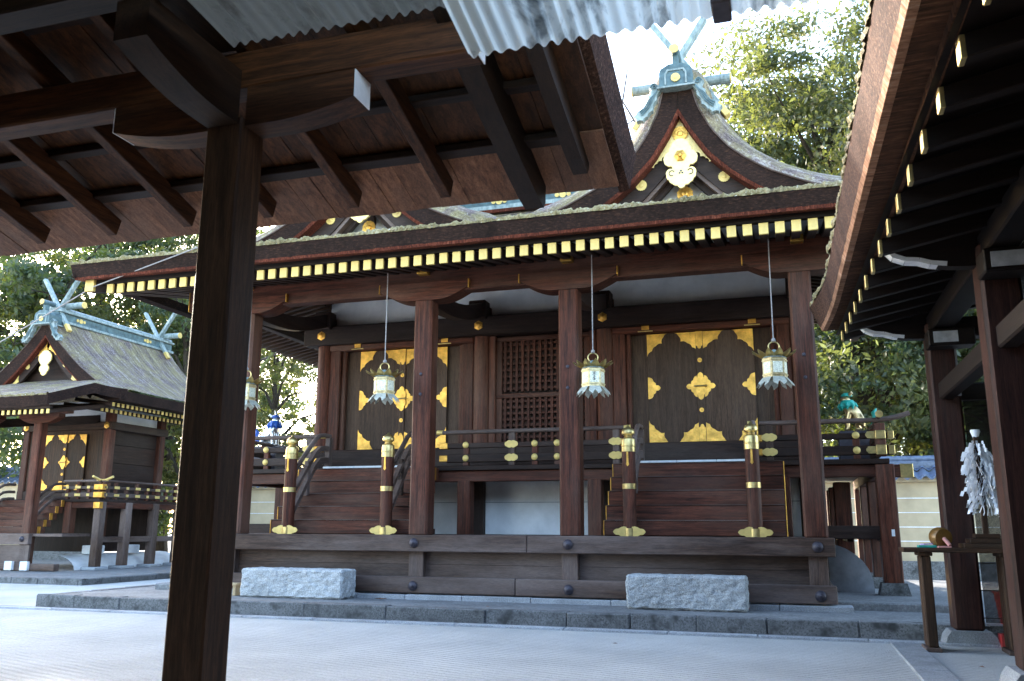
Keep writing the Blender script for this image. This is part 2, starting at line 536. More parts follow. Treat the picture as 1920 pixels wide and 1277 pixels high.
def terrace(name, x0, x1, y0, y1, z, kerb_side, step, seed):
    rr = random.Random(seed)
    t = tag(MB().box(x0 + (0.24 if kerb_side == 'left' else 0), x1 - (0.24 if kerb_side == 'right' else 0), y0 + 0.24, y1, -0.05, z - 0.012).build(name, TERR), kind='structure')
    x = x0
    while x < x1 - 0.05:                           # kerb stones along the front
        l = min(step * rr.uniform(0.7, 1.7), x1 - x)
        m = MB().box(x + 0.003, x + l - 0.003, y0 + rr.uniform(0, 0.02), y0 + 0.235, -0.04, z + rr.uniform(-0.008, 0.006), 0.014)
        m.jitter(0.007).build('kerb_stone', KERB, t)
        x += l
    y = y0 + 0.24
    xs = x0 if kerb_side == 'left' else x1 - 0.235
    while y < y1 - 0.3:
        l = step * rr.uniform(0.8, 1.2)
        MB().box(xs + rr.uniform(0, 0.02), xs + 0.235, y + 0.008, y + l - 0.008, -0.04, z + rr.uniform(-0.008, 0.006), 0.022).build('kerb_stone', KERB, t)
        y += l
    return t

terrace('stone_terrace', -12.5, 7.0, 12.5, 23.5, 0.20, 'left', 0.98, 1)
terrace('rear_terrace', -28.0, -15.9, 17.2, 28.0, 0.15, 'right', 1.1, 2)
x = -13.4
st = tag(MB().box(-13.4, 7.0, 12.02, 12.06, -0.05, 0.006).build('gutter_strip', FLAG), kind='structure')
while x < 6.5:                                     # narrow stones flush with the gravel in front of the kerb
    l = rng.uniform(1.0, 1.7)
    MB().box(x, x + l - 0.012, 12.08, 12.24, -0.05, 0.022 + rng.uniform(0, 0.008), 0.01).build('edging_stone', FLAG, st)
    x += l
# a dark drain between edging and kerb
tag(MB().box(-13.4, 7.0, 12.25, 12.49, -0.05, 0.004).build('drain', KERB), kind='structure')
y = 2.0
ps = tag(MB().box(1.10, 1.34, 2.0, 11.9, -0.05, 0.006).build('stone_path', PATHST), kind='structure')
while y < 11.9:
    l = rng.uniform(1.3, 1.9)
    l = min(l, 12.0 - y)
    MB().box(1.06, 1.385, y, y + l - 0.01, -0.04, 0.022 + rng.uniform(0, 0.006), 0.008).build('path_slab', PATHST, ps)
    y += l

# ------------------------------------------------------------------ gabled bark roofs
def interp(prof, x):
    xs = [p[0] for p in prof]; zs = [p[1] for p in prof]
    return float(np.interp(x, xs, zs))

def smooth_profile(prof, n):
    xs = np.array([p[0] for p in prof]); zs = np.array([p[1] for p in prof])
    t = np.concatenate([[0], np.cumsum(np.hypot(np.diff(xs), np.diff(zs)))])
    tt = np.linspace(0, t[-1], n)
    return list(zip(np.interp(tt, t, xs), np.interp(tt, t, zs)))

def gable(root, cx, yf, yb, outer, inner, lim_l, lim_r, roll, s, roofname='roof'):
    """a bark gable: outer / inner = half profiles (dx, z); roll = how far the surface swells above the verge"""
    op = smooth_profile(outer, 34)
    def normal(i):
        a = op[max(i - 1, 0)]; b2 = op[min(i + 1, len(op) - 1)]
        dx, dz = b2[0] - a[0], b2[1] - a[1]
        l = math.hypot(dx, dz)
        return (-dz / l, dx / l)
    rows = []
    ys = [(yf, 0.0), (yf + 0.05, 0.28), (yf + 0.16, 0.55), (yf + 0.36, 0.82), (yf + 0.7, 0.97), (yf + 1.3, 1.0)]
    k = yf + 1.3
    while k < yb - 0.3:
        k += 0.7
        ys.append((min(k, yb), 1.0))
    for (y, w) in ys:
        row = []
        for sgn in (-1, 1):
            idx = range(len(op) - 1, -1, -1) if sgn < 0 else range(len(op))
            for i in idx:
                nx, nz = normal(i)
                fade = 1.0 if op[i][0] < 2.6 * s else max(0.25, 1 - (op[i][0] - 2.6 * s) / (2.0 * s))
                dx = op[i][0] + nx * roll * w * fade
                if sgn < 0 and dx > lim_l: dx = lim_l
                if sgn > 0 and dx > lim_r: dx = lim_r
                j = 0.012 * math.sin(7.3 * y + 3.1 * dx) + rng.uniform(-0.008, 0.008)
                row.append((cx + sgn * max(dx, 0.0), y, op[i][1] + nz * roll * w * fade + j * (1 if w > 0.5 else 0)))
        rows.append(row)
    rf = MB().grid(rows).build(roofname, MOSSROOF, root, True)
    # bark verge: the thick layered edge seen from the front
    ip = smooth_profile(inner, 34)
    m = MB(); rim = MB(); lin = MB()
    for sgn in (-1, 1):
        fo = [(cx + sgn * a[0], yf, a[1]) for a in op]
        n = 34
        fi = []
        for i in range(n):
            fi.append((cx + sgn * ip[i][0], yf + 0.05 * s, ip[i][1]))
        oo = smooth_profile([(a, z) for a, z in op if z >= ip[-1][1] - 0.4], n)
        fo = [(cx + sgn * a, yf, z) for a, z in oo]
        bo = [(p[0], p[1] + 0.5 * s, p[2] - 0.01) for p in fo]
        bi = [(p[0], p[1] + 0.5 * s, p[2]) for p in fi]
        m.grid([bo, fo, fi, bi])
        # red rim following the inner edge
        ri = []
        for i in range(n):
            a = ip[max(i - 1, 0)]; b2 = ip[min(i + 1, n - 1)]
            dx, dz = b2[0] - a[0], b2[1] - a[1]
            l = math.hypot(dx, dz)
            ri.append((cx + sgn * (ip[i][0] + dz / l * 0.055 * s), yf + 0.07 * s, ip[i][1] - dx / l * 0.055 * s))
        rim.grid([[(p[0], p[1] + 0.4 * s, p[2]) for p in fi], [(p[0], p[1] - 0.012, p[2]) for p in fi], ri, [(p[0], p[1] + 0.4 * s, p[2]) for p in ri]])
        lin.tube([(p[0], p[1] - 0.012, p[2] + 0.006) for p in fo], 0.016 * s, 6)
    m.build('bark_verge', BARK, rf)
    rim.build('red_rim', RIM, rf)
    lin.build('edge_lath', WG['x'], rf)
    return rf

def ridge_end(root, rf, cx, yf, zb, s):
    """copper ridge-end box with crest, cloud scrolls at each side"""
    f = lambda u, v, w: (cx + u * s, yf - 0.02 + w * s, zb + v * s)
    box = [(-0.30, 0), (-0.30, 0.27), (-0.27, 0.35), (-0.12, 0.43), (0.12, 0.43), (0.27, 0.35), (0.30, 0.27), (0.30, 0)]
    e = MB().prism(box, f, -0.08, 0.55).build('ridge_end', COPPERD, rf)
    arch = [(-0.20, 0.02), (-0.20, 0.24), (-0.15, 0.32), (0.15, 0.32), (0.20, 0.24), (0.20, 0.02), (0.17, 0.02), (0.17, 0.22), (0.13, 0.285), (-0.13, 0.285), (-0.17, 0.22), (-0.17, 0.02)]
    MB().prism(arch, f, -0.10, -0.081).build('ridge_end_frame', COPPER, rf)
    MB().prism([(-0.34, -0.035), (0.34, -0.035), (0.34, 0.0), (-0.34, 0.0)], f, -0.10, 0.5).build('ridge_end_sill', COPPER, rf)
    disc(f(0, 0.14, -0.10), 0.085 * s, 0.012 * s, 16, 1).build('crest', GOLDP, rf)
    for sg in (-1, 1):
        # flowing cloud scroll hanging down the verge
        path = [(0.28, 0.06), (0.40, 0.13), (0.50, 0.05), (0.46, -0.06), (0.52, -0.14), (0.50, -0.27), (0.60, -0.36), (0.72, -0.40), (0.80, -0.50), (0.74, -0.60), (0.62, -0.60), (0.54, -0.52), (0.44, -0.42), (0.36, -0.22), (0.30, -0.05)]
        lob = lobes(path, 0.14, 4)
        MB().prism([(sg * u, v) for u, v in (lob if sg > 0 else lob[::-1])], f, -0.04, 0.10).build('cloud_scroll', COPPER, rf)
        for q in range(3):
            o = 0.045 * q
            MB().tube([f(sg * (0.33 + o * 0.6), -0.02 - o, -0.055), f(sg * (0.42 + o * 0.8), -0.18 - o * 0.3, -0.06), f(sg * (0.50 + o), -0.36 - o * 0.1, -0.06), f(sg * (0.64 + o * 0.4), -0.50 + o * 0.9, -0.055)], 0.016 * s, 6).build('scroll_line', COPPERD, rf)
        MB().tube([f(sg * (0.40 + 0.06 * math.cos(a) * (1 - a / 12)), 0.04 + 0.06 * math.sin(a) * (1 - a / 12), -0.06) for a in np.linspace(0, 9, 16)], 0.014 * s, 6).build('scroll_curl', COPPERD, rf)
    MB().lathe([(0.085 * s, -0.35 * s), (0.085 * s, 0.14 * s)], (cx, yf - 0.02, zb + 0.70 * s), 16, 'y').build('ridge_log', COPPERD, rf)
    MB().lathe([(0.088 * s, 0.14 * s), (0.088 * s, 0.155 * s), (0.001, 0.158 * s)], (cx, yf - 0.02, zb + 0.70 * s), 16, 'y').build('log_cap', GOLDP, rf)
    MB().box(cx - 0.05 * s, cx + 0.05 * s, yf - 0.05, yf + 0.1, zb + 0.40 * s, zb + 0.64 * s).build('log_prop', COPPERD, rf)

def cross_finial(rf, cx, y, zb, s, top, low):
    """forked finial: two crossed copper blades, plus a log across the ridge"""
    for sg in (-1, 1):
        p0 = Vector((cx - sg * low[0], y + sg * 0.06, zb + low[1])); p1 = Vector((cx + sg * top[0], y + sg * 0.06, zb + top[1]))
        MB().beam(p0, p1, 0.11 * s, 0.17 * s, 0.01, up=(0, 1, 0)).build('finial_blade', COPPER, rf)
        d = (p1 - p0).normalized()
        MB().beam(p0 - d * 0.02, p0 + d * 0.30 * s, 0.116 * s, 0.176 * s, 0.01, up=(0, 1, 0)).build('blade_tip', GOLDP, rf)

def ridge_log_across(rf, cx, y, z, half, r):
    MB().lathe([(r, -half), (r, half)], (cx, y, z), 14, 'x').build('cross_log', COPPER, rf)
    for sg in (-1, 1):
        MB().lathe([(r * 1.03, -0.012), (r * 1.03, 0.012), (0.001, 0.013)] if sg > 0 else [(0.001, -0.013), (r * 1.03, -0.012), (r * 1.03, 0.012)], (cx + sg * half, y, z), 14, 'x').build('cross_log_cap', GOLDP, rf)

def moss_edge(parent, p0, p1, r, inward, seed, lumps=1.0):
    """lumpy moss along an eave edge"""
    rr = np.random.default_rng(seed)
    p0 = np.array(p0, float); p1 = np.array(p1, float)
    L = np.linalg.norm(p1 - p0); n = max(30, int(L / 0.025))
    a = rr.normal(0, 1, n); k = np.exp(-np.linspace(-2, 2, 7) ** 2); k /= k.sum()
    sl = np.convolve(a, k, 'same')
    inward = np.array(inward, float)
    rows = []
    for i in range(n):
        c = p0 + (p1 - p0) * i / (n - 1)
        rad = r * (1 + 0.5 * lumps * sl[i] + 0.08 * rr.normal())
        rad = max(rad, r * 0.35)
        row = []
        for t in np.linspace(-0.5, math.pi * 0.98, 8):
            q = rad * (1 + 0.12 * rr.normal())
            row.append(tuple(c - inward * q * math.cos(t) * 0.9 + np.array([0, 0, 1]) * q * math.sin(t)))
        rows.append(row)
    return MB().grid(rows).build('moss_edge', MOSS, parent)

def fitting_poly(kind, w, h):
    if kind == 'corner':                           # origin at the corner, grows +u +v
        p = lobes([(w, 0), (w * 0.84, h * 0.14), (w * 0.74, h * 0.44), (w * 0.44, h * 0.54), (w * 0.24, h * 0.76), (0, h)], -0.16, 5)
        return [(0, 0)] + p
    if kind == 'half':                             # half diamond growing +u from the edge
        p = lobes([(0, -h / 2), (w * 0.45, -h * 0.28), (w * 0.62, -h * 0.12), (w, 0), (w * 0.62, h * 0.12), (w * 0.45, h * 0.28), (0, h / 2)], 0.22, 4)
        return p
    if kind == 'tongue':                           # long strip with a pointed end, pointing +v
        return [(-w / 2, 0), (w / 2, 0)] + lobes([(w / 2, h * 0.72), (w * 0.28, h * 0.86), (0, h), (-w * 0.28, h * 0.86), (-w / 2, h * 0.72)], 0.22, 4)
    if kind == 'leafplate':                        # long plate, pointed at both ends, along u
        return lobes([(-w / 2, 0), (-w * 0.33, -h * 0.42), (0, -h / 2), (w * 0.33, -h * 0.42), (w / 2, 0), (w * 0.33, h * 0.42), (0, h / 2), (-w * 0.33, h * 0.42), (-w / 2, 0)], 0.18, 4)[:-1]

def double_door(root, cx, y, z0, z1, w, s=1.0, mat=None):
    """two plank leaves with gilt fittings on the corners and edges"""
    h = z1 - z0
    for sg in (-1, 1):
        a, b2 = (cx - w, cx - 0.035) if sg < 0 else (cx + 0.035, cx + w)
        leaf = MB().box(a, b2, y, y + 0.06, z0, z1, 0.006).build('door', mat or WP['z'], root)
        ew = w * 0.43; eh = h * 0.205
        def plate(kind, u0, v0, pw, ph, su, sv):
            poly = [(u * su, v * sv) for u, v in fitting_poly(kind, pw, ph)]
            MB().prism(poly, lambda u, v, q: (u0 + u, y - 0.004 - q, v0 + v), 0, 0.010).build('gilt_fitting', GOLD, leaf)
        out = a if sg < 0 else b2
        inn = b2 if sg < 0 else a
        plate('corner', out, z1 - 0.004, ew * 0.9, eh, -sg, -1)
        plate('corner', inn, z1 - 0.004, ew, eh * 0.9, sg, -1)
        plate('corner', out, z0 + 0.004, ew * 0.9, eh, -sg, 1)
        plate('corner', inn, z0 + 0.004, ew, eh, sg, 1)
        plate('half', out, z0 + h * 0.5, w * 0.24, h * 0.20, -sg, 1)
        plate('half', inn, z0 + h * 0.5, w * 0.24, h * 0.20, sg, 1)
    stile = MB().box(cx - 0.07, cx + 0.07, y - 0.03, y + 0.02, z0, z1, 0.008).build('door_stile', WP['z'], root)
    F = lambda v0, sv: (lambda u, v, q: (cx + u, y - 0.034 - q, v0 + v * sv))
    MB().prism(fitting_poly('tongue', 0.13, h * 0.16), F(z1, -1), 0, 0.01).build('gilt_fitting', GOLD, stile)
    MB().prism(fitting_poly('tongue', 0.13, h * 0.16), F(z0, 1), 0, 0.01).build('gilt_fitting', GOLD, stile)
    MB().prism([(v * 1.0, u) for u, v in fitting_poly('leafplate', h * 0.25, 0.14)], F(z0 + h * 0.5, 1), 0, 0.012).build('gilt_fitting', GOLD, stile)
    for q in (0.285, 0.735):
        disc((cx, y - 0.034, z0 + h * q), 0.045, 0.01, 10).build('stud', GOLD, stile)
    MB().tube([(cx - 0.13, y - 0.07, z0 + h * 0.5), (cx + 0.13, y - 0.07, z0 + h * 0.5)], 0.014, 8).build('lock_bar', BRASS, stile)

# ------------------------------------------------------------------ MAIN SHRINE
MS = thing('shrine_building', (-4.77, 16.5, 0.2), 'large dark wooden twin-gabled shrine with gilt doors and two stairways, behind the gravel court', 'shrine')
PX = [-9.80, -6.107, -3.43, 0.352]                 # front pillars
DZ = 1.235                                         # deck level
# inner plinth
MB().box(-11.6, 2.3, 14.4, 22.6, 0.17, 0.30, 0.02).build('plinth', TERR, MS)
x = -10.4
while x < 0.78:                                    # pale sill stones under the platform
    l = min(rng.uniform(0.8, 1.4), 0.80 - x)
    MB().box(x, x + l - 0.01, 13.90, 14.35, 0.16, 0.262 + rng.uniform(-.006, .006), 0.008).build('sill_stone', FLAG, MS)
    x += l
joint = [(-10.5, -4.32), (-4.312, 0.585)]
for i, (a, b2) in enumerate(joint):
    MB().box(a, b2, 14.0, 14.14, 0.285, 0.548, 0.012).build('lower_beam', WG['x'], MS)
for i, (a, b2) in enumerate([(-10.5, -4.12), (-4.112, 0.60)]):
    MB().box(a, b2, 13.985, 14.15, 0.958, DZ, 0.012).build('upper_beam', WG['x'], MS)
for i, xx in enumerate(PX):
    MB().box(xx - 0.135, xx + 0.135, 14.10, 14.38, 0.30, 0.98, 0.01).build('platform_post', WG['z'], MS)
for a, b2 in zip([-10.5] + PX, PX + [0.5]):
    for k in range(2):
        MB().box(a, b2, 14.22 + 0.006 * k, 14.26, 0.54 + 0.21 * k, 0.54 + 0.21 * (k + 1) - 0.005).build('platform_board', WG['x'], MS)
MB().box(-10.5, 0.44, 14.30, 14.33, 0.30, 1.1).build('platform_backing', WD['x'], MS)  # added to stop light showing through the slits between boards
MB().box(0.44, 0.56, 14.16, 17.2, 0.958, DZ - 0.02, 0.012).build('platform_beam', WG['y'], MS)
MB().box(0.44, 0.56, 14.16, 17.2, 0.29, 0.53, 0.012).build('platform_beam', WG['y'], MS)
for k in range(9):
    MB().box(-10.45, 0.56, 14.16 + 0.345 * k, 14.16 + 0.345 * (k + 1) - 0.006, 1.16, DZ - 0.006 + 0.003 * (k % 2), 0.005).build('deck_plank', WG['x'], MS)
bolt_me = MB().lathe([(0.078, 0), (0.082, 0.012), (0.070, 0.035), (0.045, 0.055), (0.022, 0.062), (0.020, 0.08), (0.001, 0.085)], (0, 0, 0), 16, 'y').mesh('bolt', IRON, smooth=True)
for xx in PX[1:]:
    for zz, yy in ((1.10, 13.985), (0.40, 14.0)):
        place(bolt_me, 'bolt', MS, (xx, yy, zz))
# front pillars, brackets, cross beam
def boat(x0, x1, zt, d, cut):
    p = [(x0, zt), (x0, zt - d * 0.42)]
    for i in range(9):
        t = i / 8
        p.append((x0 + (x1 - x0) * (0.03 + 0.30 * t), zt - d * (0.45 + 0.55 * math.sin(t * math.pi / 2))))
    q = [(x0 + x1 - u, v) for u, v in p][::-1]
    return p + q
for i, xx in enumerate(PX):
    p = MB().box(xx - 0.172, xx + 0.172, 14.12, 14.464, DZ - 0.02, 5.40, 0.035).build('pillar', WR['z'], MS)
    for zz in (4.02, 3.66):
        MB().lathe([(0.030, 0), (0.030, 0.012), (0.016, 0.02), (0.001, 0.021)], (xx - 0.01, 14.118, zz), 8, 'y').build('nail_cover', IRON, p)
    MB().prism(boat(xx - 0.86, xx + 0.86, 5.70, 0.33, 0), lambda u, v, w: (u, w, v), 14.10, 14.48).build('bracket_arm', WR['x'], MS)
    for sg in (-1, 1):
        e = xx + sg * 0.86
        MB().box(min(e, e + sg * 0.018), max(e, e + sg * 0.018), 14.09, 14.49, 5.545, 5.71, 0.004).build('gilt_end', GOLD, MS)
    MB().box(xx - 0.10, xx + 0.10, 14.0, 14.3, 5.84, 5.955, 0.008).build('gilt_nosing', GOLD, MS)
    MB().box(xx - 0.055, xx + 0.055, 14.0, 14.3, 5.956, 6.02, 0.006).build('gilt_nosing', GOLD, MS)
    # tie beam from pillar back to the core column
    t = MB()
    n = 12
    rows = []
    for k in range(n + 1):
        q = k / n
        yy = 14.46 + (17.3 - 14.46) * q
        zc = 5.46 + 0.52 * q - 0.16 * math.sin(math.pi * q)
        rows.append([(xx - 0.11, yy, zc - 0.14), (xx + 0.11, yy, zc - 0.14), (xx + 0.11, yy, zc + 0.16), (xx - 0.11, yy, zc + 0.16)])
    t.grid(rows, True)
    t.build('tie_beam', WD['y'], MS)
    MB().box(xx - 0.19, xx + 0.19, 16.98, 17.3, 5.70, 6.10, 0.02).build('bracket_block', WD['x'], MS)
MB().box(-11.15, 1.75, 14.16, 14.42, 5.52, 5.985, 0.015).build('eave_beam', WR['x'], MS)
for e in (-11.15, 1.75):
    sg = 1 if e > 0 else -1
    MB().box(min(e, e + sg * 0.02), max(e, e + sg * 0.02), 14.15, 14.43, 5.515, 5.99, 0.004).build('gilt_end', GOLD, MS)
# rafters with gilt caps
SL = 0.205
def zraf(y): return 5.845 + SL * (y - 13.0)        # top of rafter
raf_me = MB().beam((0, 0.0, -0.09), (0, 4.35, -0.09 + SL * 4.35), 0.135, 0.17, 0.008).mesh('rafter', WD['y'])
cap_me = MB().box(-0.0695, 0.0695, -0.014, 0.03, -0.181, -0.004, 0.004).mesh('rafter_cap', GOLDP)
X0 = -12.055
for k in range(64):
    xx = X0 + 0.2337 * k
    r_ = place(raf_me, 'rafter', MS, (xx, 13.0, 5.845 + rng.uniform(-0.004, 0.004)))
    place(cap_me, 'rafter_cap', r_, W[r_] + Vector((0, -0.005, 0)))
for e, sg in ((-12.43, -1), (2.89, 1)):            # corner rafters
    r_ = MB().beam((e, 12.93, 5.82), (e - sg * 2.6, 16.2, 6.46), 0.17, 0.26, 0.01).build('corner_rafter', WD['y'], MS)
    MB().box(e - 0.10, e + 0.10, 12.86, 12.93, 5.70, 5.97, 0.005).build('rafter_cap', GOLDP, r_)
# white eave boards above the rafters, fascia
MB().add([(-12.5, 13.10, zraf(13.10) + 0.006), (2.96, 13.10, zraf(13.10) + 0.006), (2.96, 17.56, zraf(17.56) + 0.006), (-12.5, 17.56, zraf(17.56) + 0.006),
          (-12.5, 13.10, zraf(13.10) + 0.03), (2.96, 13.10, zraf(13.10) + 0.03), (2.96, 17.56, zraf(17.56) + 0.03), (-12.5, 17.56, zraf(17.56) + 0.03)],
         [(0, 1, 2, 3), (7, 6, 5, 4), (0, 4, 5, 1), (1, 5, 6, 2), (2, 6, 7, 3), (3, 7, 4, 0)]).build('eave_board', PAINTW, MS)
MB().box(-12.55, 3.01, 12.965, 13.07, 5.846, 6.0, 0.006).build('fascia', WK['x'], MS)  # near-black colour paints in the dark recess below the rim
# front roof skirt (bark): thick edge + mossy top surface
def skirt_z(y): return 6.20 + 0.275 * (y - 12.65)
rows = []
for i in range(20):
    y = 12.65 + (16.4 - 12.65) * i / 19
    rows.append([(-12.7 + 15.86 * k / 80, y, skirt_z(y) + 0.014 * math.sin(k * 1.7 + i) + rng.uniform(-.006, .006)) for k in range(81)])
sk = MB().grid(rows).build('roof_skirt', MOSSROOF, MS, True)
def bark_edge(parent, x0, x1, dirv, yt, yb2, zt, zb2, along='x', mat=BARK):
    pass
m = MB(); n = 160
rows = [[], [], [], []]
for k in range(n + 1):
    xx = -12.70 + 15.86 * k / n
    j = rng.uniform(-0.006, 0.006)
    rows[0].append((xx, 12.68, 6.205)); rows[1].append((xx, 12.64 + j, 6.165))
    rows[2].append((xx, 12.74 + j, 5.945)); rows[3].append((xx, 13.06, 6.0))
m.grid(rows).build('bark_eave', BARK, sk)
m = MB()
rows = [[], [], []]
for k in range(n * 2 + 1):
    xx = -12.67 + 15.80 * k / (2 * n)
    j = rng.uniform(-0.006, 0.006)
    rows[0].append((xx, 12.735 + j, 5.950)); rows[1].append((xx, 12.752 + j, 5.903 + rng.uniform(-.006, .004))); rows[2].append((xx, 12.96, 5.935))
m.grid(rows).build('red_rim', RIM, sk)
moss_edge(sk, (-12.7, 12.67, 6.195), (3.16, 12.67, 6.195), 0.052, (0, 1, 0), 3)
for xx, sg in ((-12.70, -1), (3.16, 1)):           # left and right bark ends
    MB().add([(xx, 12.64, 6.165), (xx, 12.74, 5.945), (xx, 16.4, 6.75), (xx, 16.4, skirt_z(16.4))], [(0, 1, 2, 3)]).build('bark_eave', BARK, sk)
# two gables
OUT = [(0.0, 9.62), (0.14, 9.52), (0.25, 9.31), (0.36, 8.86), (0.57, 8.42), (0.84, 8.05), (1.18, 7.74), (1.55, 7.49), (1.97, 7.28), (2.3, 7.14), (3.0, 6.92), (3.8, 6.62), (4.7, 6.33)]
INN = [(0.005, 8.90), (0.23, 8.46), (0.52, 8.00), (0.88, 7.62), (1.22, 7.34), (1.52, 7.14), (2.3, 6.72), (3.0, 6.5)]
for gi, (cx, ll, lr) in enumerate(((-8.0, 4.65, 3.22), (-1.54, 3.22, 4.65))):
    rf = gable(MS, cx, 15.0, 21.8, OUT, INN, ll, lr, 0.42, 1.0)
    ridge_end(MS, rf, cx, 14.93, 9.27, 1.0)
    # copper box ridge behind, forks and cross logs
    MB().box(cx - 0.20, cx + 0.20, 15.4, 21.6, 9.3, 9.60, 0.02).build('box_ridge', COPPER, rf)
    MB().box(cx - 0.27, cx + 0.27, 15.4, 21.7, 9.60, 9.66, 0.02).build('box_ridge_cap', COPPER, rf)
    for yy in (15.45, 21.2):
        cross_finial(rf, cx, yy, 9.75, 1.0, (0.52, 1.18), (0.86, -0.94))
    for yy in (15.75, 21.0):
        ridge_log_across(rf, cx, yy, 9.74, 0.94, 0.10)
    # gable field: barge boards, gilt pendant, plaster
    gb = MB().add([(cx - 2.2, 15.75, 6.6), (cx + 2.2, 15.75, 6.6), (cx, 15.75, 8.75)], [(0, 1, 2)]).build('gable_panel', PLASTER, MS)
    MB().box(cx - 0.09, cx + 0.09, 15.60, 15.72, 6.7, 8.3, 0.01).build('king_post', WD['z'], gb)
    for sg in (-1, 1):
        bp = smooth_profile([(0.0, 8.82), (0.24, 8.40), (0.52, 7.95), (0.88, 7.57), (1.22, 7.29), (1.52, 7.09), (2.3, 6.67), (3.0, 6.45)], 24)
        def off(prof, d):
            o = []
            for i, a in enumerate(prof):
                p = prof[max(i - 1, 0)]; q = prof[min(i + 1, len(prof) - 1)]
                dx, dz = q[0] - p[0], q[1] - p[1]; l = math.hypot(dx, dz)
                o.append((max(a[0] + dz / l * d, 0.0), a[1] - dx / l * d))
            return o
        def board(d0, d1, y0, y1, mat, nm):
            a, b2 = off(bp, d0), off(bp, d1)
            A = [(cx + sg * u, y0, v) for u, v in a]; B = [(cx + sg * u, y0, v) for u, v in b2]
            A2 = [(p[0], y1, p[2]) for p in A]; B2 = [(p[0], y1, p[2]) for p in B]
            MB().grid([A2, A, B, B2]).build(nm, mat, gb)
        board(0.0, 0.30, 15.32, 15.45, WD['x'], 'barge_board')
        board(0.30, 0.37, 15.36, 15.5, WG['x'], 'barge_moulding')
        board(0.37, 0.47, 15.50, 15.62, WD['x'], 'inner_barge_board')
        # gilt apex plate
        ap = [(0.0, 8.60), (0.16, 8.33), (0.34, 8.05), (0.54, 7.79), (0.70, 7.62)] + lobes([(0.60, 7.62), (0.50, 7.66), (0.44, 7.74), (0.35, 7.78), (0.27, 7.88), (0.17, 7.92)], 0.25, 4) + [(0.0, 7.9)]
        ap2 = [(sg * u, v + 0.20 + 0.03) for u, v in ap]
        MB().prism(ap2 if sg > 0 else ap2[::-1], lambda u, v, w: (cx + u, 15.27 - w, v), 0, 0.014).build('gilt_apex_plate', GEGYO, gb)
        disc((cx + sg * 0.75, 15.31, 7.59), 0.105, 0.014, 16, 1).build('gilt_flower', GOLDP, gb)
        u0 = 1.36
        MB().prism([(sg * (u0 + u), 7.02 - 0.62 * (u) + v) for u, v in ([(0, 0.12)] + lobes([(0, 0.12), (-0.16, 0.14), (-0.10, -0.02), (0.06, -0.12), (0.34, -0.05)], 0.2, 4) + [(0.34, 0.10)])][::sg], lambda u, v, w: (cx + u, 15.31 - w, v), 0, 0.014).build('gilt_fitting', GOLDP, gb)
        MB().prism([(sg * (1.02 + u * 0.8), 7.0 - 0.75 * u + v) for u, v in lobes([(-0.20, 0.10), (-0.16, -0.06), (0.0, -0.10), (0.25, -0.08), (0.28, 0.06), (0.06, 0.12), (-0.20, 0.10)], 0.15, 4)[:-1]][::sg], lambda u, v, w: (cx + u, 15.47 - w, v + 0.12), 0, 0.02).build('gilt_fitting', GOLD, gb)
    # pendant
    half = [(0.0, 8.36), (0.10, 8.32), (0.16, 8.22), (0.20, 8.12), (0.27, 8.07), (0.30, 7.94), (0.25, 7.86), (0.17, 7.84), (0.13, 7.80)]
    low = [(0.15, 7.78), (0.24, 7.77), (0.265, 7.66), (0.22, 7.57), (0.16, 7.50), (0.07, 7.46), (0.0, 7.40)]
    hp = lobes(half, -0.16, 3)[:-1] + lobes(low, -0.18, 3)
    full = [(u, v) for u, v in hp] + [(-u, v) for u, v in hp[::-1]][1:-1]
    MB().prism(full, lambda u, v, w: (cx + u, 15.20 - w, v), 0, 0.05).build('gilt_pendant', GEGYO, gb)
    for sg in (-1, 1):
        MB().tube([(cx + sg * (0.165 + 0.05 * math.cos(a)), 15.146, 7.70 + 0.05 * math.sin(a)) for a in np.linspace(-2.0, 2.6, 10)], 0.010, 5).build('pendant_curl', IRON, gb)
    for (u, v) in ((0, 7.73), (-0.025, 7.69), (0.025, 7.69)):
        MB().lathe([(0.02, 0.0), (0.02, 0.006), (0.001, 0.007)], (cx + u, 15.152, v), 8, 'y').build('pendant_hole', IRON, gb)
    MB().lathe([(0.11, 0), (0.11, 0.03), (0.05, 0.05), (0.03, 0.07), (0.001, 0.075)], (cx, 15.15, 8.02), 6, 'y').build('pendant_boss', GOLD, gb)
    disc((cx, 15.252, 8.50), 0.145, 0.02, 16, 1).build('gilt_flower', GOLD, gb)
    disc((cx + 0.02, 15.55, 7.42), 0.15, 0.03, 12, 1).build('gilt_flower', GOLD, gb)
# connecting roof between the gables with copper ridge
m = MB()
m.add([(-7.0, 16.2, 7.2), (-2.6, 16.2, 7.2), (-2.6, 17.5, 8.22), (-7.0, 17.5, 8.22), (-2.6, 18.9, 7.2), (-7.0, 18.9, 7.2)], [(0, 1, 2, 3), (3, 2, 4, 5)])
cr = m.build('connecting_roof', MOSSROOF, MS)
MB().box(-7.3, -2.2, 17.36, 17.64, 8.22, 8.52, 0.02).build('copper_ridge', COPPERD, cr)
MB().box(-7.3, -2.2, 17.28, 17.72, 8.525, 8.60, 0.02).build('copper_ridge_cap', COPPER, cr)
MB().tube([(-7.3, 17.5, 8.66), (-2.2, 17.5, 8.66)], 0.075, 10).build('copper_ridge_roll', COPPER, cr)
MB().box(-7.3, -2.2, 17.27, 17.34, 8.14, 8.22, 0.01).build('copper_ridge_foot', RIM, cr)
MB().box(-7.3, -2.2, 17.31, 17.345, 8.23, 8.33, 0.01).build('copper_ridge_band', COPPER, cr)
for xx in (-5.75, -4.3):
    for k, rr_ in ((-1, 0.05), (0, 0.075), (1, 0.05)):
        disc((xx + 0.13 * k, 17.345, 8.42), rr_, 0.012, 10, 1).build('crest', GOLDP, cr)
